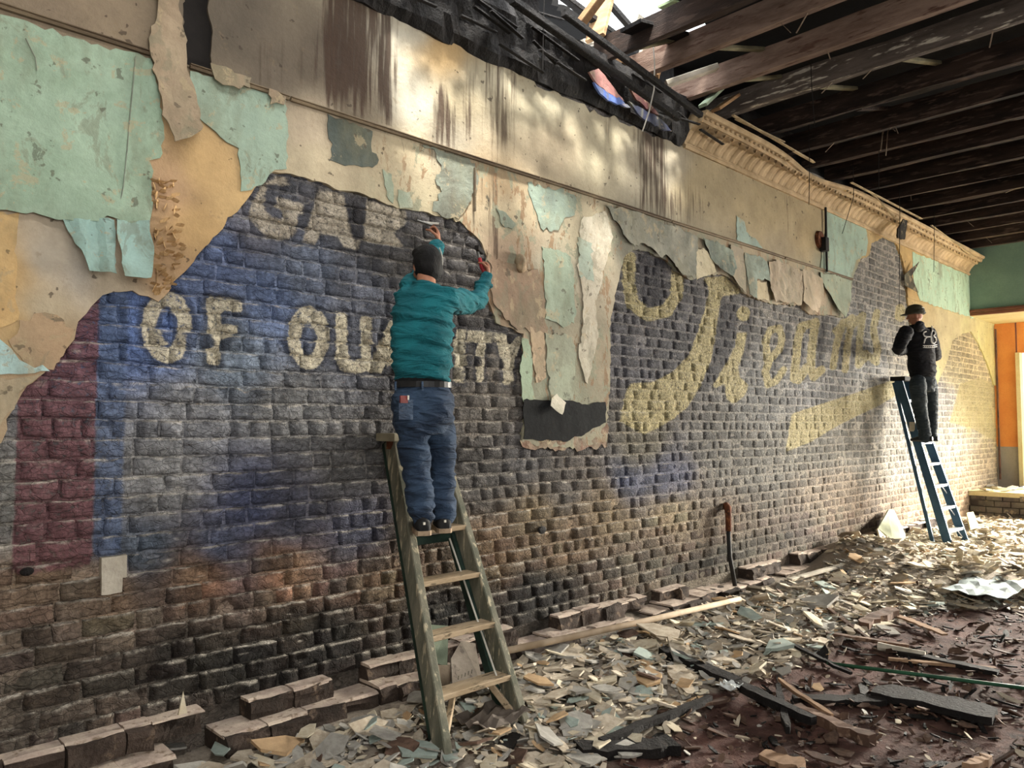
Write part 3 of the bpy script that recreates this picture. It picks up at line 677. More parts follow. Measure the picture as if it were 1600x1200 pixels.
black = sheet('tar_band', [(818, 625), (835, 624), (862, 627), (895, 626), (920, 633), (946, 628), (947, 660), (930, 668), (908, 682), (880, 690), (845, 689), (818, 686)], '0a0b0c', '181b1c', off=0.031, seed=25, label='black tarred band at the foot of the plaster', mat=M_TAR)
sheet('brick_scar', [(812, 688), (850, 686), (905, 682), (940, 662), (950, 668), (948, 698), (905, 704), (850, 702), (816, 698)], '7a5038', '96765a', off=0.02, seed=26, amp=0.012, wave=0.014, sc=20)
sheet('paper_scrap', [(862, 622), (870, 615), (883, 629), (872, 648), (864, 642), (858, 634)], 'd2c8ae', 'c8bea4', off=0.05, seed=27, amp=0.002, curl=lambda px, py: 0.05*clip0((py-625)/25), label='small cream scrap hanging over the black band')
# hanging layers left of and over the script
sheet('wallpaper_flap', [(948, 322), (985, 330), (1030, 345), (1075, 362), (1090, 372), (1086, 400), (1080, 437), (1062, 430), (1050, 412), (1038, 398), (1028, 402), (1010, 385), (990, 386), (975, 370), (962, 345)], '6c6f60', '8f8c78', off=0.04, seed=28, amp=0.01, wave=0.012,
      curl=lambda px, py: 0.03*clip0((py-360)/60), label='mouldy grey-green paper flap over the ring of the script')
sheet('wallpaper_flap', [(1086, 392), (1100, 388), (1112, 400), (1116, 425), (1100, 432), (1084, 438)], 'c8ba92', 'b8a880', off=0.05, seed=29, curl=lambda px, py: 0.03*clip0((py-400)/30))
sheet('wallpaper_flap', [(1098, 372), (1125, 382), (1145, 392), (1148, 418), (1140, 432), (1128, 425), (1115, 412), (1108, 395)], '59655a', '8a9a84', off=0.055, seed=30, wave=0.012, curl=lambda px, py: 0.03*clip0((py-400)/30))
sheet('wallpaper_flap', [(1142, 382), (1162, 390), (1164, 432), (1160, 458), (1150, 445), (1140, 425)], 'aa9878', '94866c', off=0.045, seed=31, curl=lambda px, py: 0.03*clip0((py-410)/40))
sheet('wallpaper_flap', [(1164, 394), (1180, 398), (1198, 408), (1200, 440), (1180, 436), (1176, 468), (1166, 460)], '93a896', '66705f', off=0.05, seed=32, curl=lambda px, py: 0.035*clip0((py-410)/40))
sheet('wallpaper_flap', [(1178, 436), (1198, 440), (1198, 472), (1180, 468)], 'bca678', 'c0ae88', off=0.05, seed=33, curl=lambda px, py: 0.03*clip0((py-440)/30))
sheet('wallpaper_flap', [(1202, 408), (1228, 412), (1252, 424), (1250, 456), (1244, 478), (1224, 474), (1204, 472), (1200, 450)], 'b09c7c', '9a8668', off=0.05, seed=34, wave=0.014, curl=lambda px, py: 0.05*clip0((py-420)/50), label='tan paper flap beside the dark gap')
sheet('wallpaper_flap', [(1254, 420), (1268, 424), (1284, 436), (1284, 455), (1276, 478), (1270, 489), (1262, 486), (1250, 470), (1254, 450)], 'c4aa88', 'b29876', off=0.055, seed=35, wave=0.008, curl=lambda px, py: 0.05*clip0((py-430)/50), label='pointed pinkish paper flap under the rail')
sheet('wallpaper_flap', [(1282, 426), (1306, 430), (1330, 440), (1328, 462), (1322, 484), (1316, 496), (1306, 484), (1294, 458), (1288, 448)], '98a486', '88967a', off=0.05, seed=36, wave=0.006, curl=lambda px, py: 0.04*clip0((py-440)/50), label='pointed sage green paper flap under the rail')
sheet('paint_patch', [(1292, 326), (1320, 335), (1353, 356), (1356, 376), (1352, 400), (1338, 405), (1330, 436), (1306, 430), (1282, 420), (1284, 400), (1290, 360)], '94b098', '88a48e', off=0.045, seed=37, label='sage green panel by the arched tear')
sheet('paint_patch', [(1151, 337), (1163, 346), (1166, 362), (1180, 372), (1192, 390), (1172, 382), (1151, 374)], '86a296', '94aa98', off=0.04, seed=38)
sheet('paint_patch', [(1426, 393), (1470, 412), (1518, 431), (1521, 497), (1480, 484), (1438, 470), (1428, 440)], '9cc09c', 'aacca4', off=0.04, seed=39, wave=0.002, label='pale green painted band at the far end')
sheet('paper_scrap', [(1413, 430), (1427, 410), (1420, 432), (1426, 458), (1414, 446)], '2c2620', '4a4034', off=0.06, seed=40, amp=0.002, curl=lambda px, py: 0.08*clip0((px-1414)/12), label='dark torn scrap at the edge of the arched tear')
# loose edge bits and curled flakes of paint on the tan plaster
rr = random.Random(77); M_CURL = grain_mat('paint_curl_tan', 'd4b486', 'c09c6c', 8, .85, .2, 40, coord='pos')
for k in range(95):
    a = rr.random()
    px = 238+rr.random()*62*(0.5+0.5*a); py = 282+a*185
    if py > 300 and px > 330-(py-300)*0.42: continue
    c = on_y(px, py, -0.03); L = rr.uniform(.02, .05); w = rr.uniform(.008, .02); ang = rr.uniform(-.6, .6)+(0 if rr.random() < .6 else 1.5)
    ca, sa = math.cos(ang), math.sin(ang); mb = []
    for i in range(5):
        t = i/4-.5
        for s_ in (-.5, .5):
            lx, lz = t*L, s_*w*(1-abs(t)*.7); mb.append((c[0]+lx*ca-lz*sa, c[1]-0.004-0.020*(s_+.5)-0.006*rr.random(), c[2]+lx*sa+lz*ca))
    mbv = np.array(mb); b2 = mbv.copy(); b2[:, 1] += 0.002
    F = [(2*i, 2*i+2, 2*i+3, 2*i+1) for i in range(4)]+[(10+2*i+1, 10+2*i+3, 10+2*i+2, 10+2*i) for i in range(4)]
    F += [(2*i+2, 2*i, 10+2*i, 10+2*i+2) for i in range(4)]+[(2*i+1, 2*i+3, 13+2*i, 11+2*i) for i in range(4)]
    mk('paint_curl', np.concatenate([mbv, b2]), F, M_CURL, wall)
# dark lath behind the missing strip of frieze
sheet('lath_void', [(270, -80), (345, -80), (345, 115), (330, 116), (285, 104), (268, 95)], '1c1a18', '2a2622', off=0.016, th=0.003, amp=0.0, seed=41, wave=0.0, label='dark gap where the frieze is missing', mat=M_VOID)

# ---- picture rail
M_RAIL = grain_mat('rail_wood', '8a7a62', '5a4c3c', 5, 0.8, 0.4, 60, coord='pos', stretch=(0.3, 1, 1))
trim = empty('trim_1', (0, 0, zr), 'thin broken picture rail running along the wall', 'picture rail', kind='structure')
for a, b in ((-0.5, on_y(236, 88)[0]), (on_y(292, 105)[0], on_y(446, 152)[0]), (on_y(449, 154)[0], 4.3), (4.32, 6.1), (6.13, 8.4), (8.43, on_y(1327, 436)[0])):
    n = max(2, int((b-a)/0.25)); mb = MB()
    xs = np.linspace(a, b, n+1); prf = [(-0.03, -0.010), (-0.044, -0.009), (-0.050, 0.0), (-0.044, 0.007), (-0.054, 0.010), (-0.053, 0.015), (-0.03, 0.016)]
    V = [(x, y-0.004, zr+z+0.006*float(vnoise(x*1.3, 0.5, 0, 3))) for x in xs for y, z in prf]; k = len(prf)
    F = [(i*k+j, (i+1)*k+j, (i+1)*k+(j+1) % k, i*k+(j+1) % k) for i in range(n) for j in range(k)]+[tuple(range(k)), tuple(range(n*k+k-1, n*k-1, -1))]
    mk('rail_length', V, F, M_RAIL, trim)

# ---- stepped brick footing, broken away in places
M_FOOT = grain_mat('footing_brick', '4a3e36', '2c241e', 4, 0.95, 0.9, 40, coord='pos', c3='6a5a4c', bd=0.014)
M_DUST = grain_mat('dusty_mortar_top', 'cdbcaa', 'a8968a', 7, 0.95, 0.7, 50, coord='pos', c3='8a7868')
foot = empty('wall_footing', (0, 0, 0), 'stepped brick footing along the bottom of the wall, dusty on top', 'wall footing', kind='structure')
LEDGE_Z = 0.31
def rough_block(x0, x1, y0, y1, z0, z1, seed, mat, name, parent, nx=8, amp=0.017):
    xs = np.linspace(x0, x1, nx+1); prof = [(y1, z0), (y0, z0), (y0, z0+(z1-z0)*.35), (y0, z0+(z1-z0)*.7), (y0+.012, z1), ((y0+y1)/2, z1), (y1, z1)]
    V = []
    for i, x in enumerate(xs):
        for j, (y, z) in enumerate(prof):
            n = float(fbm(x*7+seed, z*9+j, y*9, 91, 2)); e = 0.25 if j in (0, 6) else 1
            V.append((x+(0.01*n if 0 < i < nx else 0), y+amp*2*n*e, z+amp*n*e*(0.5 if j < 4 else 1)))
    k = len(prof)
    F = [(i*k+j, (i+1)*k+j, (i+1)*k+j+1, i*k+j+1) for i in range(nx) for j in range(k-1)]+[tuple(range(k-1, -1, -1)), tuple(range(nx*k, nx*k+k))]
    return mk(name, V, F, mat, parent)
fr = random.Random(31)
GAP_TOP = [(on_y(330, 1092)[0], on_y(372, 1080)[0]), (on_y(498, 1045)[0], on_y(555, 1035)[0]), (on_y(795, 985)[0], on_y(850, 960)[0]), (on_y(1062, 905)[0], on_y(1150, 890)[0]), (on_y(120, 1138)[0], on_y(135, 1130)[0])]
for lvl, (zt, zb, pr) in enumerate(((LEDGE_Z, LEDGE_Z-0.11, 0.13), (LEDGE_Z-0.115, LEDGE_Z-0.225, 0.25), (LEDGE_Z-0.23, -0.02, 0.31))):
    x = -0.3-0.1*lvl
    while x < 13.2:
        L = fr.choice((0.24, 0.25, 0.26, 0.13))*(1 if x < 8 else 1.6)
        gone = lvl == 0 and any(a < x+L/2 < b for a, b in GAP_TOP) or (lvl < 2 and fr.random() < (.13 if lvl else .08))
        if not gone and not (lvl == 2 and x > 9):
            zz = zt+fr.uniform(-.022, .016)
            o = rough_block(x+.004, x+L-.004, -pr+fr.uniform(-.05, .05), 0.02, zb, zz, fr.random()*50, M_FOOT, 'brick', foot, amp=.026)
            if lvl < 2:
                rough_block(x+.002, x+L-.002, -pr+fr.uniform(0.0, .03), -0.01, zz-0.006, zz+0.009, fr.random()*50, M_DUST, 'mortar_cap', o, nx=6, amp=0.013)
        x += L
# ================================================================== FLOOR AND RUBBLE BED
def sm01(t): t = np.clip(t, 0, 1); return t*t*(3-2*t)
def ground(x, y):
    x = np.asarray(x, float); y = np.asarray(y, float); d = -y
    wid = np.where(x < 2.6, 0.75+0.55*sm01((x-0.6)/2.0), 1.55)
    wid = wid+2.6*sm01((x-8.3)/3.0)
    amp = 0.10+0.05*sm01((x-2.2)/2)+0.05*sm01((x-8)/2)
    h = amp*(1-sm01((d-0.35*wid)/(0.9*wid)))
    h = h+0.20*np.exp(-((x-9.6)/0.9)**2-((d-0.5)/0.55)**2)
    return h+0.05*fbm(x*1.7, y*1.7, 0, 101, 3)*(0.3+h*4)+0.02*fbm(x*7, y*7, 0, 103, 2)
def rubbly(x, y):
    d = -np.asarray(y, float); x = np.asarray(x, float)
    wid = np.where(x < 2.6, 0.95+0.5*sm01((x-0.6)/2.0), 1.5)+2.6*sm01((x-7.6)/3.2)
    return 1-sm01((d-wid*0.85+0.25*vnoise(x*1.3, d*1.3, 0, 5))/(0.45))
fx = [-2.5]
while fx[-1] < 18.0: fx.append(fx[-1]+0.06+0.006*max(fx[-1], 0))
fy = -np.concatenate([np.arange(0.0, 4.2, 0.06), np.arange(4.2, 8.6, 0.2)])
gx, gy = np.meshgrid(fx, fy, indexing='ij'); gx = gx.ravel(); gy = gy.ravel()
V = np.stack([gx, gy, ground(gx, gy)], 1); nyy = len(fy)
F = [(i*nyy+j, i*nyy+j+1, (i+1)*nyy+j+1, (i+1)*nyy+j) for i in range(len(fx)-1) for j in range(nyy-1)]
m, b = new_mat('dirt_floor', 0.95); pos = position(m)
ru = nd(m, 'ShaderNodeAttribute', attribute_name='rubble').outputs['Fac']
n1 = noise(m, pos, 2.5, 6, 0.7); n2 = noise(m, pos, 30, 5, 0.75); n3 = noise(m, pos, 9, 4, 0.6)
dirt = mixc(m, maprange(m, n1, 0.35, 0.65), lin4('3a2620'), lin4('5c4038'))
dirt = mixc(m, maprange(m, n3, 0.56, 0.66, 0, 0.75), dirt, lin4('1c1512'))
dirt = mixc(m, maprange(m, n2, 0.6, 0.72, 0, 0.6), dirt, lin4('9a8070'))
col = mixc(m, maprange(m, mth(m, 'ADD', ru, mth(m, 'MULTIPLY', mth(m, 'SUBTRACT', n3, 0.5), 0.8)), 0.3, 0.75), dirt, mixc(m, n2, mixc(m, maprange(m, nd(m, 'ShaderNodeSeparateXYZ', {0: pos}).outputs[0], 7.5, 11.0), lin4('4a4038'), lin4('8a8070')), lin4('b0a494')))  # bed colour lightened toward the far end to paint in strong daylight
out(m, b, col); bump(m, b, mth(m, 'ADD', n2, n3), 0.9, 0.02)
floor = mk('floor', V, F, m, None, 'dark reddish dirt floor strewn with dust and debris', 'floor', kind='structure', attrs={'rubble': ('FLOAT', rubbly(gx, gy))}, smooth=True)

# ================================================================== END OF THE ROOM
M_ORANGE = grain_mat('orange_paint', 'd8904a', 'cc8040', 2.0, 0.7, 0.1, 50, coord='pos')
M_GREYP = grain_mat('grey_dado_paint', '9a948a', '8a857c', 2.0, 0.8, 0.1, 50, coord='pos')
M_GREENP = grain_mat('green_bulkhead_paint', '7c9684', '6c8676', 1.5, 0.8, 0.15, 40, coord='pos')
M_CREAMW = grain_mat('cream_soffit', 'd8cc9c', 'c8b886', 2.0, 0.8, 0.15, 40, coord='pos')
M_DIM = grain_mat('dim_plaster', '8a7e6c', '6a6052', 1.2, 0.9, 0.2, 30, coord='pos')
M_REDWOOD = grain_mat('reddish_trim_wood', '8a5a40', '5c3a2a', 4, 0.8, 0.3, 40, coord='pos', stretch=(1, .2, 1))
BX = 15.6; BZ = float(on_y(1520, 497)[2]); PZ = 0.62; OPZ = 3.16; DADOZ = float(on_x(1575, 698, XEND)[2])
OY0 = float(on_x(1590, 640, XEND)[1])
wend = empty('wall_end', (XEND, 0, 0), 'orange and grey painted end wall beside the bright opening', 'wall', kind='structure')
MB().box((XEND+.1, OY0/2, (DADOZ+5)/2), (.2, -OY0, 5-DADOZ)).build('orange_panel', M_ORANGE, wend)
MB().box((XEND+.1, OY0/2, (DADOZ-.05)/2), (.2, -OY0, DADOZ+.05)).build('grey_dado', M_GREYP, wend)
MB().box((XEND+.1, -4.0, (OPZ+5)/2), (.2, 7.2, 5-OPZ)).build('orange_panel', M_ORANGE, wend)
MB().box((XEND+.1, -7.3, OPZ/2), (.2, 2.4, OPZ)).build('orange_panel', M_ORANGE, wend)
MB().box((XEND+.06, OY0-.035, (PZ+OPZ)/2), (.22, .07, OPZ-PZ)).build('opening_jamb', M_CREAMW, wend)
bulk = empty('bulkhead', (BX, 0, BZ), 'green painted bulkhead with wooden lower edge across the far end', 'bulkhead', kind='structure')
MB().box(((BX+XEND)/2, -4.1, (BZ+.12+5.1)/2), (XEND-BX, 8.2, 5.1-BZ-.12)).build('green_face', M_GREENP, bulk)
MB().bar((BX-.03, 0, BZ+.085), (BX-.03, -8.2, BZ+.085), .05, .05).build('wood_edge', M_REDWOOD, bulk)
MB().bar((BX-.015, 0, BZ+.03), (BX-.015, -8.2, BZ+.03), .04, .05).build('wood_edge', M_REDWOOD, bulk)
MB().box(((BX+XEND)/2, -4.1, BZ+.06), (XEND-BX-.01, 8.2, .12)).build('soffit', M_CREAMW, bulk)
plat = empty('platform', (15.3, 0, 0), 'low brick-fronted platform below the far opening, littered with plaster', 'platform', kind='structure')
MB().box((16.25, -3.0, .27), (1.7, 6.0, .54)).build('platform_body', grain_mat('platform_core', '7a6e60', '5a5046', 2, 0.9, .4, 30, coord='pos'), plat)
pr_ = random.Random(5)
for r in range(5):
    y = -0.02-0.12*(r % 2)
    while y > -3.0:
        L = .25; rough = 0.012
        MB().box((15.36+pr_.uniform(-.02, .02), y-L/2, .05+r*.105+.05), (.12, L-.012, .095)).build('brick', sheet_mat(pr_.choice(('6a5a50', '7c6c5c', '5c5048')), '4a4038'), plat); y -= L
MB().box((15.9, -3.0, PZ-.04), (1.2, 6.0, .08)).build('platform_slab', M_CREAMW, plat)
wf = empty('wall_front', (0, -8.4, 0), 'plain side wall with two shop windows, behind the viewpoint', 'wall', kind='structure')
for a, b, z0, z1 in ((-3, -2.7, 0, 5.2), (1.9, 10.6, 0, 5.2), (15.8, 18, 0, 5.2), (-2.7, 1.9, 3.7, 5.2), (10.6, 15.8, 3.7, 5.2), (-2.7, 1.9, 0, .9), (10.6, 15.8, 0, .9)):
    MB().box(((a+b)/2, -8.5, (z0+z1)/2), (b-a, .2, z1-z0)).build('wall_panel', M_DIM, wf)
mk('wall_left', *[MB().box((-2.9, -4.2, 2.6), (.2, 8.6, 5.2)).__dict__[k] for k in 'VF'], M_DIM, None, 'plain end wall behind the viewpoint', 'wall', kind='structure')
# corner pipe
pp = [on_y(1557, y, -0.05) for y in (515, 560, 600, 640, 690, 750)]
MB().tube([(XEND-.05, -.06, p[2]) for p in pp], .018, 8).build('corner_pipe', grain_mat('pipe_brown', '6a4a38', '40302a', 5), None, label='thin brown pipe in the far corner beside the orange panel', cat='pipe')

# ================================================================== ROOF
JZ = 4.90
M_JOIST = grain_mat('old_joist', '3c2e26', '1e1612', 3, 0.9, 0.6, 40, coord='pos', stretch=(3, .5, 3), c3='54443a', bd=0.01)
M_CHAR = grain_mat('charred_wood', '0c0a09', '1a1614', 5, 0.75, 0.9, 35, coord='pos', bd=0.02)
M_DECK = grain_mat('dark_roof_boards', '0a0908', '060505', 3, 0.9, 0.5, 30, coord='pos', stretch=(.4, 3, 1))
M_LATH = grain_mat('splintered_lath', '9a8a76', '5c4c3e', 8, 0.85, 0.4, 60)
ceil = empty('ceiling', (0, 0, JZ), 'stripped dark ceiling of bare joists under charred roof boards', 'ceiling', kind='structure')
M_JLIT = grain_mat('lit_tone_brown_joist', '8c7668', '645044', 3, 0.9, 0.6, 40, coord='pos', stretch=(3, .5, 3), c3='5a4236', bd=0.01)  # lighter brown paints in the light falling from the roof hole
M_JLITGREY = grain_mat('lit_tone_peeling_joist', '6c625a', '4a423c', 3, 0.9, 0.6, 40, coord='pos', stretch=(3, .5, 3), c3='c8c0b0', bd=0.01)  # grey lightened to paint in light from the hole, plus white peel
jr = random.Random(3)
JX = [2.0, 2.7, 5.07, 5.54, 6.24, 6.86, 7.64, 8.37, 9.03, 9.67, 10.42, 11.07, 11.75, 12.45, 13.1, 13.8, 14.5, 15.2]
for i, x in enumerate(JX):
    tops = 0.0 if 4 < x < 6.6 else 0.02
    n = 14; V = []; ys = np.linspace(tops, -8.3, n+1); w = .075; h = .21
    for y in ys:
        e = 0.006
        for sx, sz in ((-1, 0), (1, 0), (1, 1), (-1, 1)):
            V.append((x+sx*w/2+jr.gauss(0, e*.4), y, JZ+sz*h+jr.gauss(0, e)))
    F = [(a*4+k, a*4+(k+1) % 4, (a+1)*4+(k+1) % 4, (a+1)*4+k) for a in range(n) for k in range(4)]+[(3, 2, 1, 0), (n*4, n*4+1, n*4+2, n*4+3)]
    o = mk('joist', V, F, M_JLIT if x in (5.54, 6.24) else (M_JLITGREY if x == 6.86 else M_JOIST), ceil)
    for q in range(jr.randint(2, 5)):            # nails and splinters of lath still hanging
        y = -jr.uniform(.5, 6); a = np.array((x, y, JZ)); b_ = a+np.array((jr.uniform(-.03, .03), jr.uniform(-.12, .12), -jr.uniform(.03, .12)))
        MB().bar(a, b_, .012, .004).build('lath_splinter', M_LATH, o)
# herringbone struts between joists
for a, b_, y in ((5.54, 6.24, -.9), (6.24, 6.86, -.75), (6.86, 7.64, -1.15), (7.64, 8.37, -1.2), (5.07, 5.54, -.45), (6.86, 7.64, -1.9), (9.03, 9.67, -2.2)):
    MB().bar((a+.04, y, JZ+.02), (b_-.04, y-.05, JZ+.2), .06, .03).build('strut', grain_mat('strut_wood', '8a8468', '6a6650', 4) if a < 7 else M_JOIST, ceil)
# roof boards with the hole over the wall
holeP = jag([(2.62, -.26), (3.55, -.22), (3.60, -.55), (3.74, -.58), (3.80, -.24), (4.3, -.14), (4.6, .1), (6.0, .1), (6.15, -.5), (5.6, -.72), (5.22, -.62), (4.9, -.9), (4.5, -.70), (4.1, -.86), (3.66, -.62), (3.3, -.86), (2.75, -.70)], 0.012, 0.05, seed=21)
deck_o = [(-3, .35), (18, .35), (18, -8.6), (-3, -8.6)]
V2, T = triangulate([deck_o, holeP], .5, lambda x, y: (sd_poly(x, y, deck_o) > 0) & (sd_poly(x, y, holeP) < 0), 4)
n = len(V2); A = np.concatenate([np.stack([V2[:, 0], V2[:, 1], np.full(n, 5.30)], 1), np.stack([V2[:, 0], V2[:, 1], np.full(n, 5.36)], 1)])
F = [tuple(t[::-1]) for t in T]+[tuple(t+n) for t in T]+[(a, b_, b_+n, a+n) for a, b_ in boundary_edges(T)]
mk('roof_boards', A, F, M_DECK, ceil)
# wall plate above the frieze, open where the fire went through
for a, b_ in ((-.6, 4.35), (6.25, XEND)):
    MB().box(((a+b_)/2, .09, 5.12), (b_-a, .18, .38)).build('wall_plate', M_CHAR, ceil)
MB().box((8.5, .3, 5.2), (18, .1, .5)).build('wall_plate', M_CHAR, ceil) if False else None

# burnt remains of the cornice over the frieze
cr_ = random.Random(8)
xs = np.arange(0.2, 6.35, 0.06); V = []; K = 8
prof = [(-.02, 4.50), (-.05, 4.49), (-.09, 4.56), (-.11, 4.65), (-.13, 4.74), (-.16, 4.84), (-.15, 4.93), (0.0, 4.97)]
for x in xs:
    ed = 0.04*float(fbm(x*3, 0, 0, 111, 3))
    for j, (y, z) in enumerate(prof):
        nn = float(fbm(x*9, z*12, 0, 113, 3)); V.append((x, y+.05*nn*(j > 0), z+.03*nn+(ed if j < 3 else 0)))
F = [(i*K+j, i*K+j+1, (i+1)*K+j+1, (i+1)*K+j) for i in range(len(xs)-1) for j in range(K-1)]
mk('charred_cornice', V, [f[::-1] for f in F], M_CHAR, ceil, label='charred black remains of the cornice')
for k in range(26):
    x = cr_.uniform(2.6, 6.4); z = cr_.uniform(4.55, 5.0); L = cr_.uniform(.15, .6)
    MB().bar((x, -.16-.08*cr_.random(), z), (x+L, -.14-.1*cr_.random(), z+cr_.uniform(-.12, .06)), .03, .012).build('charred_lath', M_CHAR, ceil)
def wall_poly(name, pts, c, c2, off, th=.02, parent=None, seed=1, **kw):
    lp = jag(wallxz(pts, -off), .006, .04, seed=seed); V2, T = triangulate([lp], .06, lambda x, z: sd_poly(x, z, lp) > 0, seed)
    n = len(V2); A = np.stack([V2[:, 0], -off-.01*np.abs(fbm(V2[:, 0]*6, V2[:, 1]*6, 0, 5, 2)), V2[:, 1]], 1); B = A.copy(); B[:, 1] += th
    F = [tuple(t) for t in T]+[tuple(t[::-1]+n) for t in T]+[(b_, a, a+n, b_+n) for a, b_ in boundary_edges(T)]
    return mk(name, np.concatenate([A, B]), F, sheet_mat(c, c2), parent, **kw)
wall_poly('painted_patch', [(921, 112), (935, 107), (945, 118), (962, 140), (975, 158), (952, 146), (932, 130)], 'c08078', 'a86860', .19, parent=ceil, seed=2)
wall_poly('painted_patch', [(928, 128), (950, 145), (972, 156), (985, 168), (975, 166), (955, 158), (938, 146)], '3c5cb0', '5878c8', .19, parent=ceil, seed=3)
wall_poly('painted_patch', [(985, 138), (1004, 150), (1024, 172), (1030, 180), (1010, 170), (992, 152)], '7a3a34', '5a2c2c', .19, parent=ceil, seed=4)
wall_poly('painted_patch', [(982, 158), (1005, 170), (1030, 184), (1050, 205), (1030, 200), (1000, 182)], '24305c', '1c2448', .19, parent=ceil, seed=5)
# broken timbers and sunlit scraps in the hole
M_LIT = grain_mat('raw_timber', 'c09a70', '8a6a4c', 3, .85, .4, 40, coord='pos', stretch=(1, 1, 4))
M_PALE = grain_mat('pale_scrap', 'd8d0c0', 'a8a090', 5, .9, .4, 40, coord='pos')
def stick(p0, p1, y0, y1, w, h, mat, name='broken_timber'):
    a = on_y(*p0, y0); b_ = on_y(*p1, y1); MB().bar(a, b_, w, h).build(name, mat, ceil)
stick((800, 0), (1060, 185), -.35, -.35, .06, .05, M_CHAR)
stick((880, 20), (1095, 180), -.45, -.42, .05, .05, M_CHAR)
stick((905, 40), (965, -40), -.2, -.5, .10, .05, M_LIT)
stick((930, 60), (945, 0), -.1, -.1, .2, .04, M_LIT)
stick((905, 70), (990, 50), .15, .15, .12, .06, M_PALE)
stick((985, 75), (1000, 25), -.1, -.2, .12, .05, M_PALE)
stick((1000, 95), (1015, 60), -.1, -.2, .09, .04, M_PALE)
stick((1025, 120), (1035, 85), -.15, -.2, .12, .05, M_LIT)
stick((860, 70), (890, 90), -.1, .1, .1, .05, M_PALE)
stick((965, 95), (985, 108), -.1, -.05, .1, .05, M_LIT)
stick((1098, 165), (1135, 130), -.38, -.4, .09, .03, grain_mat('green_scrap', '98a890', '7c8c78', 5))
stick((1118, 172), (1150, 150), -.36, -.4, .10, .03, M_LIT)
stick((1040, 132), (1120, 105), -.3, -.6, .09, .05, M_PALE)
stick((860, -20), (960, 55), -.05, -.05, .07, .05, M_CHAR)
stick((930, -20), (1000, 60), .12, .12, .05, .06, M_CHAR)
stick((985, 40), (1060, 60), -.5, -.55, .22, .03, M_CHAR)
stick((1095, 30), (1040, 5), -.6, -.6, .16, .02, grain_mat('lit_green_board', 'b0c498', '98ac84', 3))

# ---- plaster cornice with acanthus leaves
M_CORN = grain_mat('cornice_plaster', 'c0a884', 'a08a68', 4, .85, .35, 50, coord='pos')
corn = empty('trim_2', (6.35, 0, CORN_Z), 'cream moulded plaster cornice with a row of leaf ornaments', 'cornice', kind='structure')
X0c, X1c = 6.35, BX
pf = [(-.02, 4.49), (-.06, 4.49), (-.065, 4.52), (-.045, 4.535), (-.05, 4.55), (-.075, 4.60), (-.115, 4.65), (-.17, 4.69), (-.22, 4.705), (-.24, 4.70), (-.255, 4.715), (-.255, 4.75), (-.285, 4.755), (-.30, 4.775), (-.30, 4.80), (-.02, 4.80)]
xs = np.linspace(X0c, X1c, 60); k = len(pf)
def topcut(x):   # the upper edge is broken away in the middle
    return 0.10*np.exp(-((x-8.9)/.7)**2)
V = [(x, y+(topcut(x) if j > 8 and j < 15 else 0), z-(0.4*topcut(x) if j > 8 and j < 15 else 0)+.006*float(vnoise(x*2, j, 0, 9))) for x in xs for j, (y, z) in enumerate(pf)]
F = [(i*k+j, i*k+(j+1) % k, (i+1)*k+(j+1) % k, (i+1)*k+j) for i in range(len(xs)-1) for j in range(k)]+[tuple(range(k)), tuple(range((len(xs)-1)*k+k-1, (len(xs)-1)*k-1, -1))]
mk('cove', V, [f[::-1] for f in F], M_CORN, corn)
# one leaf, shared mesh
LV = []; LF = []
sp = .155; ns, nw = 9, 6
for i in range(ns+1):
    t = i/ns; ang = t*math.pi*.5
    y = -.048-.17*(1-math.cos(ang)); z = .02+.155*math.sin(ang)
    wd = sp*.47*(0.9 if t < .8 else 0.9-1.6*(t-.8)); bul = .022+.018*math.sin(t*math.pi)+(.03 if t > .85 else 0)
    for j in range(nw+1):
        u = j/nw*2-1; ridge = math.cos(u*math.pi/2)**.7*bul+.006*math.cos(u*9)
        LV.append((u*wd+.03*(t-.5), y-ridge*math.cos(ang)*.8, z-ridge*math.sin(ang)*.9))
LF = [(i*(nw+1)+j, i*(nw+1)+j+1, (i+1)*(nw+1)+j+1, (i+1)*(nw+1)+j) for i in range(ns) for j in range(nw)]
leaf = None; x = X0c+.12
while x < X1c-.08:
    if leaf is None:
        leaf = mk('leaf_ornament', np.array(LV)+np.array((x, 0, CORN_Z)), LF, M_CORN, corn, smooth=True, loc=(x, 0, CORN_Z))
    else:
        c = leaf.copy(); COL.objects.link(c); c.parent = corn; c.location = (x-X0c, 0, 0)
    x += sp
bead = None; x = X0c+.05
while x < X1c-.05:
    if bead is None: bead = MB().ball((x, -.262, 4.733), (.026, .014, .014), 5).build('bead', M_CORN, corn, loc=(x, -.262, 4.733), smooth=True)
    elif topcut(x) < .03:
        c = bead.copy(); COL.objects.link(c); c.parent = corn; c.location = (x-X0c, -.262, 4.733-CORN_Z)
    x += .095 if x < 11 else .16
# loose laths lying along its upper edge
for (p0, p1, y) in (((1145, 180), (1270, 252), -.36), ((1240, 236), (1272, 254), -.4), ((1330, 285), (1440, 342), -.42), ((1360, 300), (1398, 340), -.3), ((1455, 352), (1520, 400), -.3), ((1150, 186), (1225, 222), -.33)):
    a = on_y(*p0, y); b_ = on_y(*p1, y); MB().bar(a, b_, .03, .012).build('loose_lath', grain_mat('pale_lath', 'c0ac88', '8c7a5e', 6), corn)
wall_poly('cornice_break', [(1403, 358), (1412, 342), (1418, 345), (1416, 360), (1414, 374), (1403, 372)], '1a1612', '241e18', .33, parent=corn, seed=6)

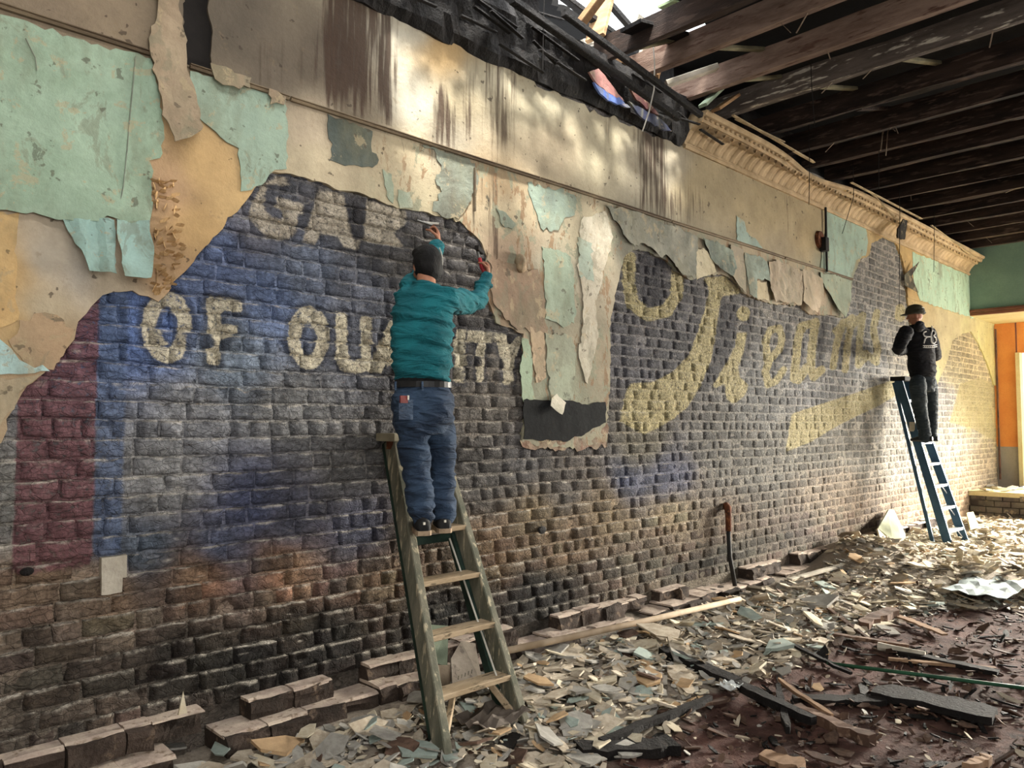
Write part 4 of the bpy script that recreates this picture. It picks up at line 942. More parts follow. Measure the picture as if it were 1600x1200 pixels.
# ---- hanging wires
M_WIRE = grain_mat('black_wire', '1a1816', '262220', 5); M_WHITE = grain_mat('white_cable', 'd8d4c8', 'b8b4a8', 5)
def wire(pts, y, r, mat, label):
    P = [on_y(a, b_, y) for a, b_ in pts]; P = ([np.array((P[0][0], P[0][1], 5.31))] if P[0][2] < 5.2 else [])+P; MB().tube(P, r, 5).build('hanging_wire', mat, None, label=label, cat='wire', group='wires hanging from the ceiling')
wire([(1018, 18), (1020, 60), (1023, 100), (1022, 140), (1014, 175), (1004, 205)], -.40, .006, M_WHITE, 'white cable dangling from the roof hole in front of the wall')
wire([(851, -20), (849, 40), (848, 110)], -.35, .003, M_WIRE, 'black wire hanging over the frieze left of the white cable')
wire([(1138, -20), (1140, 75)], -.9, .004, M_WIRE, 'short black wire hanging between the lit joists')
wire([(1262, 5), (1266, 70), (1268, 130), (1273, 198)], -1.2, .004, M_WIRE, 'long pale-tipped wire hanging in front of the dark joists')
wire([(1373, 230), (1373, 295)], -.9, .004, M_WIRE, 'thin wire hanging below the bundle of laths')
wire([(1265, 255), (1264, 320)], -.45, .004, M_WIRE, 'thin wire hanging in front of the leaf cornice')
wire([(1406, 330), (1405, 480)], -.45, .004, M_WIRE, 'thin wire hanging beside the arched brick tear')
wire([(1460, 345), (1459, 425)], -.45, .004, M_WIRE, 'thin wire hanging in front of the pale green band')
wire([(1334, 307), (1316, 365)], -.4, .004, M_WIRE, 'slanting wire in front of the sage green panel')
lb = empty('hanging_lath_bundle', on_y(1392, 100, -1.1), 'bundle of splintered laths hanging from a joist', 'laths')
for q in range(4):
    MB().bar(on_y(1392+q*2, 98+q*6, -1.1), on_y(1376+q*4, 235+q*4-(q % 2)*30, -1.0), .02, .008).build('lath', M_LATH, lb)

# ================================================================== FALLEN PLASTER
FM = {'grey': grain_mat('flake_grey', 'b0aca2', '98948c', 7, .9, .5, 50, rand=.22), 'beige': grain_mat('flake_beige', 'c8bca8', 'aa9c88', 7, .9, .5, 50, rand=.22),
      'cream': grain_mat('flake_cream', 'dcd2ba', 'c8baa0', 7, .9, .5, 50, rand=.12), 'orange': grain_mat('flake_orange', 'ccac84', 'b89a76', 5, .9, .4, 50, rand=.1),
      'mint': grain_mat('flake_mint', 'a4b0a6', '929e96', 5, .9, .4, 50, rand=.1), 'brown': grain_mat('flake_brown', '6c5648', '4c3a30', 6, .9, .5, 50, rand=.25)}
def flake_geo(r, thin=False):
    n = r.randint(4, 6)
    asp = r.uniform(.5, .95); a0 = r.uniform(0, 6.28)
    P = []
    for k in range(n):
        a = a0+2*math.pi*(k+r.uniform(-.3, .3))/n; R = r.uniform(.58, 1.0)*.54; P.append((R*math.cos(a), R*math.sin(a)*asp))
    th = r.uniform(.05, .13); bend = r.uniform(-.12, .2)
    top = [(x, y, th/2+bend*x*x+r.uniform(-.015, .015)) for x, y in P]; bot = [(x*r.uniform(.92, 1.04), y*r.uniform(.92, 1.04), -th/2+bend*x*x) for x, y in P]
    V = top+bot+[(0, 0, th/2+r.uniform(0, .02))]; c = 2*n
    F = [(k, (k+1) % n, c) for k in range(n)]+[tuple(range(2*n-1, n-1, -1))]+[(n+k, n+(k+1) % n, (k+1) % n, k) for k in range(n)]
    return np.array(V), F
pr = random.Random(99)
PROTO = [flake_geo(pr) for _ in range(14)]
PMESH = {}
def proto_mesh(i, kind):
    if (i, kind) not in PMESH:
        me = bpy.data.meshes.new('plaster_flake'); me.from_pydata(PROTO[i][0].tolist(), [], PROTO[i][1]); me.materials.append(FM[kind]); PMESH[(i, kind)] = me
    return PMESH[(i, kind)]
def euler(rx, ry, rz): return np.array(Matrix.Rotation(rz, 3, 'Z')@Matrix.Rotation(ry, 3, 'Y')@Matrix.Rotation(rx, 3, 'X'))
spots = []
NC = 56000
cx_ = np.where(RNG.random(NC) < .62, RNG.uniform(.3, 15.2, NC), RNG.uniform(1.0, 7.0, NC)); cd_ = RNG.uniform(.2, 4.6, NC)
cp_ = np.maximum(rubbly(cx_, -cd_), .16); cp2 = np.where(cx_ < .9, cp_*.6, cp_)
cpx, cpy, cw = proj(np.stack([cx_, -cd_, np.full(NC, .1)], 1))
ok = ~((cd_ < .36) & (cx_ < 9)) & (RNG.random(NC) < cp2) & (cw > .5) & (cpx > -420) & (cpx < 1800) & (cpy < 1500)
seen = (cpx > -10) & (cpx < 1610) & (cpy < 1210)
for i in np.nonzero(ok)[0][:10500]:
    p = cp_[i]; s = min(.30, max(.025, pr.lognormvariate(math.log(.075), .55)))*(1.0 if p > .3 else .55)
    kind = pr.choices(('grey', 'beige', 'cream', 'orange', 'mint', 'brown'), ((12, 26, 60, 3, 2, 0) if cx_[i] > 9.3 else (34, 42, 16, 4, 5, 3)) if p > .3 else (2, 5, 3, 1, 0, 60))[0]  # paler flake mix at the far end stands in for its bright daylight
    spots.append((s/cw[i]*(1.0 if seen[i] else 0.0), float(cx_[i]), float(-cd_[i]), s, kind))
spots.sort(reverse=True)
SIZE = lambda s: 'large' if s > .17 else ('medium' if s > .1 else 'small')
def zone(x, d):
    if x < 2.2: return 'at the footing left of the wooden ladder'
    if x < 3.2: return 'around the foot of the wooden ladder'
    if x < 4.8: return 'between wooden ladder and long pole' if d < 1.1 else 'on the outer rubble right of the wooden ladder'
    if x < 7.2: return 'in the rubble below the upright pipe' if d < 1.1 else 'on the outer rubble before the upright pipe'
    return 'in the bright rubble around the blue ladder' if x > 9.2 else 'in the rubble before the leaning boards'
CN = {'mint': 'mint green', 'orange': 'orange-tan'}
kinds = list(FM); sV, sF, sM = [], [], []
gz_ = ground(np.array([s[1] for s in spots]), np.array([s[2] for s in spots]))
for q, (sc_, x, y, s, kind) in enumerate(spots):
    big = q < 290
    i = pr.randrange(14); tl = .20 if big else .3
    rx, ry, rz = pr.gauss(0, tl), pr.gauss(0, tl), pr.uniform(0, 6.28)
    z = float(gz_[q])+s*.10+abs(pr.gauss(0, .014))
    if big:
        o = bpy.data.objects.new('plaster_flake', proto_mesh(i, kind)); o.location = (x, y, z); o.rotation_euler = (rx, ry, rz); o.scale = (s, s, s*.6)
        link(o, None, '%s %s plaster flake %s' % (SIZE(s), CN.get(kind, kind), zone(x, -y)), 'plaster flake', '%s %s flakes %s' % (SIZE(s), CN.get(kind, kind), zone(x, -y)))
    else:
        R = euler(rx, ry, rz); n = len(sV)
        sV.extend(((PROTO[i][0]*np.array((s, s, s*.6)))@R.T+np.array((x, y, z))).tolist()); sF.extend([tuple(a+n for a in f) for f in PROTO[i][1]]); sM += [kinds.index(kind)]*len(PROTO[i][1])
rub = mk('plaster_rubble', sV, sF, None, None, 'small grey, beige and cream crumbs of fallen plaster covering the floor', 'rubble', kind='stuff')
for k in kinds: rub.data.materials.append(FM[k])
rub.data.polygons.foreach_set('material_index', sM)

# dark splinters and chips trodden into the dirt
cv, cf, cm = [], [], []
cx_ = RNG.uniform(.8, 9.5, 2600); cd_ = RNG.uniform(.6, 4.0, 2600); cpx, cpy, cw = proj(np.stack([cx_, -cd_, np.full(2600, .03)], 1))
ok = ((rubbly(cx_, -cd_) < .75) | (RNG.random(2600) < .2)) & (cw > .6) & (cpx > -300) & (cpx < 1700) & (cpy < 1500); cgz = ground(cx_, -cd_)
for q in np.nonzero(ok)[0]:
    x, d = float(cx_[q]), float(cd_[q])
    L = pr.lognormvariate(math.log(.07), .6); wd = L*pr.uniform(.08, .35); th = pr.uniform(.004, .012); R = euler(pr.gauss(0, .15), pr.gauss(0, .2), pr.gauss(.3, .7))
    z = float(cgz[q])+th+.004
    V = np.array([(-L/2, -wd/2, 0), (L*.3, -wd/2*.8, 0), (L/2, 0, 0), (L*.2, wd/2, 0), (-L*.4, wd/2*.7, 0)]); V = np.concatenate([V+np.array((0, 0, th/2)), V-np.array((0, 0, th/2))])
    n = len(cv); cv.extend((V@R.T+np.array((x, -d, z))).tolist()); cf += [tuple(n+k for k in f) for f in ((0, 1, 2, 3, 4), (9, 8, 7, 6, 5), (0, 5, 6, 1), (1, 6, 7, 2), (2, 7, 8, 3), (3, 8, 9, 4), (4, 9, 5, 0))]; cm += [pr.choices((0, 1, 2), (6, 6, .6))[0]]*7
ch_ = mk('splinter_litter', cv, cf, M_CHAR, None, 'dark wood splinters and chips littering the dirt floor', 'litter', kind='stuff')
ch_.data.materials.append(grain_mat('brown_splinter', '5c4436', '3c2c24', 8, .9, .4, 50)); ch_.data.materials.append(FM['beige']); ch_.data.polygons.foreach_set('material_index', cm)
# ================================================================== LADDERS
def lerp(a, b, t): return np.array(a)+(np.array(b)-np.array(a))*t
M_LADW = grain_mat('weathered_green_ladder_paint', '7c7868', '5a5c4e', 5, .85, .6, 60, coord='pos', stretch=(2, 2, .5), c3='b0a68c')
M_LADB = grain_mat('bare_ladder_step_wood', 'b8a488', '988468', 6, .85, .5, 60, coord='pos', stretch=(.5, 2, 2), c3='6a5c48')
M_LADD = grain_mat('dark_green_ladder_paint', '2c4438', '1c2a24', 5, .7, .4, 50, coord='pos')
M_STEEL = grain_mat('dull_steel', '9a9a96', '70706c', 8, .45, .2, 60, metallic=.8)
M_RUST = grain_mat('rust', '6a3c24', '3c241a', 9, .9, .7, 50, c3='8a5a38')
FL = on_z(694, 1186, .07); FR = on_z(822, 1150, .06)
FR = np.array((FL[0]+.56, FL[1]-.01, .07))
TL = on_y(612, 688, -.13); TR = np.array((TL[0]+.36, TL[1], TL[2]))
lad = empty('wooden_stepladder', (FL+FR)/2, 'old wooden stepladder with flaking green paint, leaning closed against the wall', 'ladder')
ax = (TL-FL)/np.linalg.norm(TL-FL)
for a, b_ in ((FL, TL), (FR, TR)):
    MB().bar(a, b_, .05, .12, up=(0, -.6, .8), bev=.006).build('rail', M_LADW, lad)
BL, BR = FL+np.array((.035, .13, .05)), FR+np.array((-.035, .13, .05)); TBL, TBR = TL+np.array((.02, .09, -.02)), TR+np.array((-.02, .09, -.02))
for a, b_ in ((BL, TBL), (BR, TBR)):
    MB().bar(a, b_, .035, .06, up=(0, -.6, .8)).build('rear_rail', M_LADD, lad)
for t in (.3, .62):
    MB().bar(lerp(BL, TBL, t), lerp(BR, TBR, t), .02, .05).build('rear_brace', M_LADD, lad)
STEPS1 = []
for k in range(1, 6):
    t = k/6.0; a = lerp(FL, TL, t)+np.array((.015, 0, 0)); b_ = lerp(FR, TR, t)+np.array((-.015, 0, 0)); STEPS1.append((a, b_))
    MB().bar(a, b_, .125, .030).build('step', M_LADB, lad)
    MB().bar(a+np.array((0, .02, -.03)), b_+np.array((0, .02, -.03)), .006, .006).build('tie_rod', M_STEEL, lad)
MB().bar(TL+np.array((-.05, .0, .02)), TR+np.array((.05, 0, .02)), .20, .05).build('top_cap', grain_mat('worn_cap', 'b0a890', '8c8672', 5, .85, .4, 40, coord='pos'), lad)
for s_, a in ((1, FL), (-1, FR)):
    p0 = lerp(FL, TL, .04) if s_ == 1 else lerp(FR, TR, .04)
    MB().bar(p0+np.array((s_*.02, 0, 0)), lerp(STEPS1[0][0], STEPS1[0][1], .24 if s_ == 1 else .76)+np.array((0, 0, -.015)), .03, .035).build('brace', M_LADB, lad)
MB().tube([lerp(BR, TBR, .62)+np.array((-.06, -.05, 0)), lerp(BR, TBR, .14)+np.array((-.05, -.12, 0))], .006, 6).build('spreader_rod', M_WHITE, lad)
MB().box(TL+np.array((-.03, -.03, -.02)), (.012, .07, .07)).build('hinge_plate', M_RUST, lad)

M_BLUE = grain_mat('blue_fibreglass', '3c5c74', '304c62', 4, .5, .15, 40); M_ALU = grain_mat('aluminium_step', 'c8ccd0', 'b0b4b8', 6, .4, .1, 40, metallic=.6)
GL = on_z(1487, 868, .07); GR = np.array((GL[0]+.62, GL[1]-.02, .07)); UL = on_y(1404, 594, -.2); UR = np.array((UL[0]+.34, UL[1], UL[2]))
GL[2] = .07
lad2 = empty('blue_stepladder', (GL+GR)/2, 'blue fibreglass stepladder with pale metal steps under the man in black', 'ladder')
for a, b_ in ((GL, UL), (GR, UR)):
    MB().bar(a, b_, .035, .11, up=(0, -.5, .85)).build('rail', M_BLUE, lad2)
    MB().box(a+np.array((0, 0, .012)), (.05, .13, .035)).build('foot_pad', M_WIRE, lad2)
HL, HR = GL+np.array((.0, .20, .02)), GR+np.array((0, .20, .02))
for a, b_ in ((HL, UL+np.array((.03, .07, -.03))), (HR, UR+np.array((-.03, .07, -.03)))):
    MB().bar(a, b_, .028, .05, up=(0, -.5, .85)).build('rear_rail', M_BLUE, lad2)
STEPS2 = []
for k in range(1, 8):
    a = lerp(GL, UL, k/8)+np.array((.012, 0, 0)); b_ = lerp(GR, UR, k/8)-np.array((.012, 0, 0)); STEPS2.append((a, b_))
    st = MB().bar(a, b_, .10, .035).build('step', M_ALU, lad2)
    if k < 4:
        for s_, e in ((0, a), (1, b_)):
            MB().bar(e+np.array((0, 0, -.02)), lerp(a, b_, .25 if s_ == 0 else .75)+np.array((0, 0, -.0)), .008, .012).build('gusset', M_ALU, st) if False else \
            MB().bar(lerp(GL if s_ == 0 else GR, UL if s_ == 0 else UR, (k-.45)/8), lerp(a, b_, .22 if s_ == 0 else .78), .008, .014).build('gusset', M_ALU, lad2)
MB().bar(UL+np.array((-.04, 0, .02)), UR+np.array((.04, 0, .02)), .2, .06).build('top_cap', M_WIRE, lad2)
MB().box(lerp(GL, UL, .72)+np.array((-.021, -.0, 0)), (.006, .07, .13)).build('warning_label', M_PALE, lad2)

# ================================================================== PEOPLE
def remeshed(mb, voxel, smooth_it=4):
    me = bpy.data.meshes.new('tmp'); me.from_pydata(mb.V, [], mb.F)
    bm = bmesh.new(); bm.from_mesh(me); bmesh.ops.recalc_face_normals(bm, faces=bm.faces); bm.to_mesh(me); bm.free()
    o = bpy.data.objects.new('tmp', me); COL.objects.link(o)
    r = o.modifiers.new('r', 'REMESH'); r.mode = 'VOXEL'; r.voxel_size = voxel
    s = o.modifiers.new('s', 'SMOOTH'); s.factor = .5; s.iterations = smooth_it
    dg = bpy.context.evaluated_depsgraph_get(); ev = o.evaluated_get(dg); m2 = bpy.data.meshes.new_from_object(ev)
    n = len(m2.vertices); V = np.empty(n*3); m2.vertices.foreach_get('co', V); V = V.reshape(-1, 3)
    N = np.empty(n*3); m2.vertices.foreach_get('normal', N); N = N.reshape(-1, 3)
    F = [tuple(p.vertices) for p in m2.polygons]
    bpy.data.objects.remove(o)
    return V, N, F
def limb(mb, pts, rad, n=16, sub=5):
    """smooth tapering limb through joints"""
    P = [np.array(p, float) for p in pts]; out_p = []; out_r = []
    for i in range(len(P)-1):
        p0 = P[max(i-1, 0)]; p1 = P[i]; p2 = P[i+1]; p3 = P[min(i+2, len(P)-1)]
        for k in range(sub):
            t = k/sub
            out_p.append(.5*((2*p1)+(-p0+p2)*t+(2*p0-5*p1+4*p2-p3)*t*t+(-p0+3*p1-3*p2+p3)*t**3)); out_r.append(rad[i]+(rad[i+1]-rad[i])*t)
    out_p.append(P[-1]); out_r.append(rad[-1])
    mb.tube(out_p, out_r, n); mb.ball(P[0], rad[0], 8); mb.ball(P[-1], rad[-1], 8)
    return mb
def hand(mb, wrist, fwd, palm_n, s=1.0, curl=1.0, side=1):
    """palm, four curled fingers and a thumb; fwd = direction of the knuckles, palm_n = the way the palm faces"""
    f = np.array(fwd, float); f /= np.linalg.norm(f); pn = np.array(palm_n, float); pn -= f*np.dot(pn, f); pn /= np.linalg.norm(pn); sd = np.cross(f, pn)*side
    w = np.array(wrist, float)
    mb.loft([(w, sd*.024*s, pn*.018*s), (w+f*.03*s, sd*.034*s, pn*.017*s), (w+f*.065*s, sd*.041*s, pn*.016*s), (w+f*.088*s, sd*.038*s, pn*.012*s)], 14)
    for k, L in enumerate((.072, .082, .076, .060)):
        b0 = w+f*.082*s+sd*(.030-.020*k)*s
        a1, a2, a3 = .45*curl, 1.35*curl, 2.3*curl
        p1 = b0+(f*math.cos(a1)+pn*math.sin(a1))*L*.42*s; p2 = p1+(f*math.cos(a2)+pn*math.sin(a2))*L*.34*s; p3 = p2+(f*math.cos(a3)+pn*math.sin(a3))*L*.28*s
        mb.tube([b0-f*.012, b0, p1, p2, p3], [.0095*s, .0095*s, .0088*s, .008*s, .0068*s], 8)
    t0 = w+f*.025*s+sd*.028*s
    mb.tube([t0, t0+(f*.5+sd*.7+pn*.4)*.035*s, t0+(f*.8+sd*.45+pn*.75)*.062*s, t0+(f*.9+sd*.0+pn*1.0)*.082*s], [.013*s, .0115*s, .010*s, .0075*s], 8)
def face(mb, c, fwd, k=1.0):
    f = np.array(fwd, float); f /= np.linalg.norm(f); r = np.cross(f, (0, 0, 1)); r /= np.linalg.norm(r); u = np.cross(r, f)
    R = np.stack([r, f, u], 1)
    mb.ball(c+u*.01*k, (.074*k, .092*k, .105*k), 12, R); mb.ball(c+f*.025*k-u*.055*k, (.056*k, .062*k, .062*k), 10, R)
    mb.tube([c+f*.088*k+u*.02*k, c+f*.106*k-u*.012*k, c+f*.096*k-u*.026*k], [.009*k, .014*k, .012*k], 8)       # nose
    for s_ in (-1, 1):
        mb.ball(c+r*s_*.078*k-f*.005*k-u*.005*k, (.010*k, .020*k, .032*k), 8, R)                                # ears
        mb.ball(c+f*.080*k+r*s_*.032*k+u*.018*k, (.014*k, .010*k, .009*k), 6, R)                                # brow / eye
    mb.tube([c+f*.090*k-u*.052*k-r*.022*k, c+f*.097*k-u*.052*k, c+f*.090*k-u*.052*k+r*.022*k], .006*k, 6)        # mouth
    return f, r, u, R
def cloth_mat(name, c1, c2, rough=.9, weave=160, sc=6):
    m, b = new_mat(name, rough); v = position(m); n1 = noise(m, v, sc, 4, .6); n2 = noise(m, v, weave, 2, .5); n3 = noise(m, scaled(m, v, (7, 7, 24)), 1.0, 3, .5, .8)
    col = mixc(m, maprange(m, n1, .3, .7), lin4(c1), lin4(c2)); col = mixc(m, .35, col, mixc(m, n2, (.5, .5, .5, 1), (1.15, 1.15, 1.15, 1)), 'MULTIPLY')
    out(m, b, col); bump(m, b, mth(m, 'ADD', mth(m, 'MULTIPLY', n2, .08), n3), .9, .05); return m
def garment(name, mb, mat, parent, voxel, fold=.006, seed=1, fx=5, fz=20, **kw):
    V, N, F = remeshed(mb, voxel, 5)
    w = 1-np.abs(fbm(V[:, 0]*fx+V[:, 2]*4, V[:, 2]*fz+V[:, 0]*2, V[:, 1]*fx, seed, 2))*5.0
    V = V+N*(fold*np.clip(w, -.8, 1))[:, None]
    return mk(name, V, F, mat, parent, smooth=True, **kw)
M_SKIN = grain_mat('skin', 'b07c62', '9c6a52', 12, .6, .15, 90); M_HAIR = grain_mat('black_hair', '060505', '0d0b0a', 30, .7, .6, 120, stretch=(1, 1, .3), bd=.01)
X_, Y_, Z_ = np.array((1., 0, 0)), np.array((0, 1., 0)), np.array((0, 0, 1.))
def pm(px, py, y): return on_y(px, py, y)
def sec(px, py, y, hw, dp, rot=-.55):
    """elliptical body section: half width in metres along the wall, half depth"""
    u = np.array((math.cos(rot), math.sin(rot), 0)); v = np.array((-math.sin(rot), math.cos(rot), 0))
    return (pm(px, py, y), u*hw, v*dp)

# ---- man in the teal jumper
yb = -.60
p1 = empty('person', pm(672, 828, yb), 'person in teal jumper and blue jeans on the wooden ladder, arms raised', 'person')
M_TEAL = cloth_mat('teal_knit', '17666e', '115058'); M_JEAN = cloth_mat('blue_denim', '34465c', '222e40', .85, 220, 4); M_BLACKL = grain_mat('black_leather', '141414', '20201f', 10, .45, .2, 60)
# proportions: px per metre at this depth
sh_l, sh_r = pm(634, 468, yb+.08), pm(700, 470, yb-.06)
el_l, wr_l = pm(662, 428, yb+.26), pm(685, 380, yb+.42)
el_r, wr_r = pm(742, 472, yb+.22), pm(762, 432, yb+.38)
hd = pm(666, 417, yb+.06)
body = MB()
body.loft([sec(660, 640, yb, .14, .10), sec(660, 590, yb, .13, .09), sec(661, 520, yb, .12, .08), sec(662, 470, yb, .11, .07), sec(664, 455, yb+.01, .07, .06), sec(666, 440, yb+.03, .056, .058), sec(666, 420, yb+.05, .054, .06)], 18)
limb(body, [sh_l, el_l, wr_l], [.042, .036, .029]); limb(body, [sh_r, el_r, wr_r], [.042, .036, .029])
hipl, kneel, ankl = pm(640, 645, yb), pm(650, 722, yb+.04), pm(660, 808, yb)
hipr, kneer, ankr = pm(682, 645, yb), pm(690, 718, yb+.05), pm(692, 802, yb)
limb(body, [hipl, kneel, ankl], [.075, .05, .036]); limb(body, [hipr, kneer, ankr], [.075, .05, .036])
face(body, hd, (.12, .85, .35), .98)
hl_f = Z_*.9+X_*.1+Y_*.2; hand(body, wr_l, hl_f, X_*-.6+Y_*.6, .95, 1.0, 1)
hr_f = Z_*.75+Y_*.35+X_*.35; hand(body, wr_r, hr_f, X_*-.8+Y_*.5, .95, 1.05, 1)
V, N, F = remeshed(body, .0055, 3)
mk('body', V, F, M_SKIN, p1, smooth=True, label='bare hands, neck and head')
sw = MB()
sw.loft([sec(661, 596, yb, .165, .125), sec(660, 575, yb, .172, .130), sec(660, 545, yb, .172, .128), sec(661, 510, yb, .178, .130), sec(662, 482, yb, .185, .125), sec(663, 464, yb+.01, .165, .105), sec(665, 452, yb+.02, .115, .085), sec(666, 443, yb+.03, .074, .072)], 28)
limb(sw, [sh_l+X_*.01, lerp(sh_l, el_l, .5)+X_*-.01, el_l, lerp(el_l, wr_l, .9)], [.078, .068, .058, .042]); limb(sw, [sh_r-X_*.01, lerp(sh_r, el_r, .5), el_r, lerp(el_r, wr_r, .85)], [.080, .072, .064, .050])
garment('jumper', sw, M_TEAL, p1, .009, .014, 5, 3, 15, label='teal long-sleeved jumper')
col_ = MB(); cpts = [pm(666, 444, yb+.03)+np.array((.077*math.cos(a), .074*math.sin(a), .012*math.sin(a))) for a in np.linspace(0, 2*math.pi, 25)]; col_.tube(cpts, .009, 8); col_.build('collar', M_TEAL, p1, smooth=True)
je = MB()
je.loft([sec(661, 602, yb, .160, .112), sec(661, 618, yb, .168, .122), sec(661, 640, yb-.005, .176, .132), sec(661, 662, yb, .172, .125), sec(661, 676, yb, .12, .09)], 26)
limb(je, [hipl+Z_*-.02, lerp(hipl, kneel, .5), kneel, lerp(kneel, ankl, .5), lerp(kneel, ankl, 1.02)], [.100, .092, .080, .074, .070]); limb(je, [hipr+Z_*-.02, lerp(hipr, kneer, .5), kneer, lerp(kneer, ankr, .5), lerp(kneer, ankr, 1.02)], [.100, .092, .078, .072, .068])
garment('jeans', je, M_JEAN, p1, .009, .014, 9, 5, 15, label='worn blue jeans')
ub = MB().loft([sec(661, 605, yb, .163, .116), sec(661, 588, yb, .163, .118)], 26); ub.build('undershirt', cloth_mat('black_cotton', '101010', '181818'), p1)
bl = MB(); bl.loft([sec(661, 606, yb, .168, .121), sec(661, 597, yb, .168, .121)], 30); bl.build('belt', M_BLACKL, p1, label='black leather belt')
for xx in (618, 660, 703):
    a = pm(xx, 596, yb-.12 if xx == 660 else yb-.06); MB().bar(a, a+np.array((0, 0, -.05)), .012, .006, up=Y_).build('belt_loop', M_JEAN, p1)
for xx in (634, 686):
    c = pm(xx, 640, yb-.126); MB().box(c, (.095, .006, .11)).build('back_pocket', M_JEAN, p1)
for q, (a, t) in enumerate(((ankl, pm(657, 828, yb-.06)), (ankr, pm(692, 822, yb-.06)))):
    s0 = np.array((a[0], a[1], STEPS1[3][0][2]+.015)); shoe = MB(); sx_ = np.array((math.cos(-.55), math.sin(-.55), 0)); sy_ = np.array((-math.sin(-.55), math.cos(-.55), 0)); T_ = lambda x, y, z: s0+sx_*x+sy_*y+Z_*z
    shoe.loft([(T_(0, -.085, .035), sx_*.028, Z_*.03), (T_(0, -.07, .045), sx_*.042, Z_*.042), (T_(0, 0, .05), sx_*.044, Z_*.048), (T_(0, .09, .04), sx_*.048, Z_*.036), (T_(0, .16, .03), sx_*.042, Z_*.026), (T_(0, .19, .026), sx_*.02, Z_*.014)], 16)
    limb(shoe, [T_(0, -.02, .06), T_(0, -.01, .12)], [.046, .044])
    V, N, F = remeshed(shoe, .007, 2); sh = mk('shoe', V, F, grain_mat('black_shoe', '151515', '232323', 12, .7, .3, 70), p1, smooth=True)
    so_ = MB(); so_.loft([(T_(0, -.09, z), sx_*.036, sy_*.01) for z in (0, .02)], 8)
    pl_ = [(.0, -.098), (.034, -.09), (.046, -.06), (.046, .02), (.052, .1), (.046, .17), (.02, .2), (-.02, .2), (-.046, .17), (-.052, .1), (-.046, .02), (-.046, -.06), (-.034, -.09)]
    nn = len(pl_); so_ = MB().add([T_(x, y, 0) for x, y in pl_]+[T_(x, y, .026) for x, y in pl_], [tuple(range(nn-1, -1, -1)), tuple(range(nn, 2*nn))]+[(k, (k+1) % nn, nn+(k+1) % nn, nn+k) for k in range(nn)])
    so_.build('sole', grain_mat('tan_rubber', 'b09a80', '94806a', 10), sh)
    MB().box(T_(0, -.098, .07), (.014, .006, .014)).build('heel_tab', M_WHITE, sh)
hr = MB(); f_ = np.array((.12, .85, .35)); f_ /= np.linalg.norm(f_)
hr.ball(hd+np.array((-.005, -.018, .022)), (.085, .094, .112), 14); hr.ball(hd+np.array((-.004, -.045, -.012)), (.082, .066, .08), 12); hr.ball(hd+np.array((0, .02, .085)), (.075, .075, .045), 10)
garment('hair', hr, M_HAIR, p1, .008, .002, 21, 18, 20, label='short black hair')
MB().tube([hd+np.array((.06, -.05, .115)), hd+np.array((.085, -.04, .085)), hd+np.array((.098, -.035, .04)), hd+np.array((.096, -.025, -.005))], .004, 6).build('glasses_strap', M_WHITE, p1, label='thin pale strap behind the ear')
c = pm(631, 624, yb-.137); ph = empty('phone', c, 'red-cased phone sticking out of the back pocket of the jeans', 'phone')
MB().box(c, (.05, .009, .04)).build('case', grain_mat('red_case', '7a2420', '5c1a18', 6, .5), ph); MB().box(c+np.array((.026, -.004, .010)), (.010, .006, .024)).build('corner', M_WHITE, ph)
# tools
hc = wr_l+hl_f/np.linalg.norm(hl_f)*.085+np.array((-.02, .02, .01))
ch = empty('chisel', hc, 'steel chisel held against the wall in the raised left hand', 'chisel')
MB().tube([hc+np.array((.015, -.03, -.05)), hc+np.array((-.01, .0, .03))], [.013, .012], 8).build('grip', M_RUST, ch)
MB().bar(hc+np.array((-.01, .0, .03)), hc+np.array((-.09, .06, .06)), .04, .008).build('blade', M_STEEL, ch)
MB().bar(hc+np.array((.03, -.02, .045)), hc+np.array((-.06, .04, .05)), .014, .014).build('shank', M_WHITE, ch)
hh = wr_r+hr_f/np.linalg.norm(hr_f)*.085+np.array((-.03, .03, 0))
hm = empty('hammer', hh, 'hammer with red handle swung in the right hand beside the torn plaster', 'hammer')
MB().tube([hh+np.array((.02, -.03, -.06)), hh+np.array((0, 0, 0)), hh+np.array((-.015, .01, .07))], [.016, .015, .013], 10).build('handle', grain_mat('red_grip', 'b03038', '8c2028', 6, .5), hm)
MB().tube([hh+np.array((-.015, .01, .06)), hh+np.array((-.03, .02, .13))], .010, 8).build('shaft', M_STEEL, hm)
MB().bar(hh+np.array((-.07, -.02, .13)), hh+np.array((.05, .05, .125)), .03, .032).build('head', M_WIRE, hm)

# ---- man in the black hoodie
y2 = -.62
fz = STEPS2[4][0][2]+.018
p2 = empty('person', pm(1450, 690, y2), 'person in black printed hoodie, cap and dark trousers on the blue ladder', 'person')
M_HOOD = cloth_mat('black_fleece', '0c0d10', '14151a', .95, 120, 3); M_TROU = cloth_mat('charcoal_trousers', '1c2428', '252e33', .9, 120, 4)
q_l, q_r = pm(1414, 520, y2), pm(1452, 522, y2); rt = -.25
e_l, w_l = pm(1404, 545, y2+.06), pm(1418, 548, y2+.26); e_r, w_r = pm(1461, 556, y2+.04), pm(1446, 545, y2+.24)
h2 = pm(1430, 494, y2+.03)
b2 = MB()
b2.loft([sec(1443, 600, y2, .14, .10), sec(1440, 570, y2, .14, .10), sec(1437, 530, y2, .16, .1), sec(1434, 514, y2, .09, .07), sec(1431, 506, y2+.01, .055, .055), sec(1430, 498, y2+.02, .052, .055)], 16)
limb(b2, [q_l, e_l, w_l], [.05, .042, .03]); limb(b2, [q_r, e_r, w_r], [.05, .042, .03])
hpl, knl, anl = pm(1434, 598, y2), pm(1438, 642, y2+.03), pm(1446, 684, y2+.0)
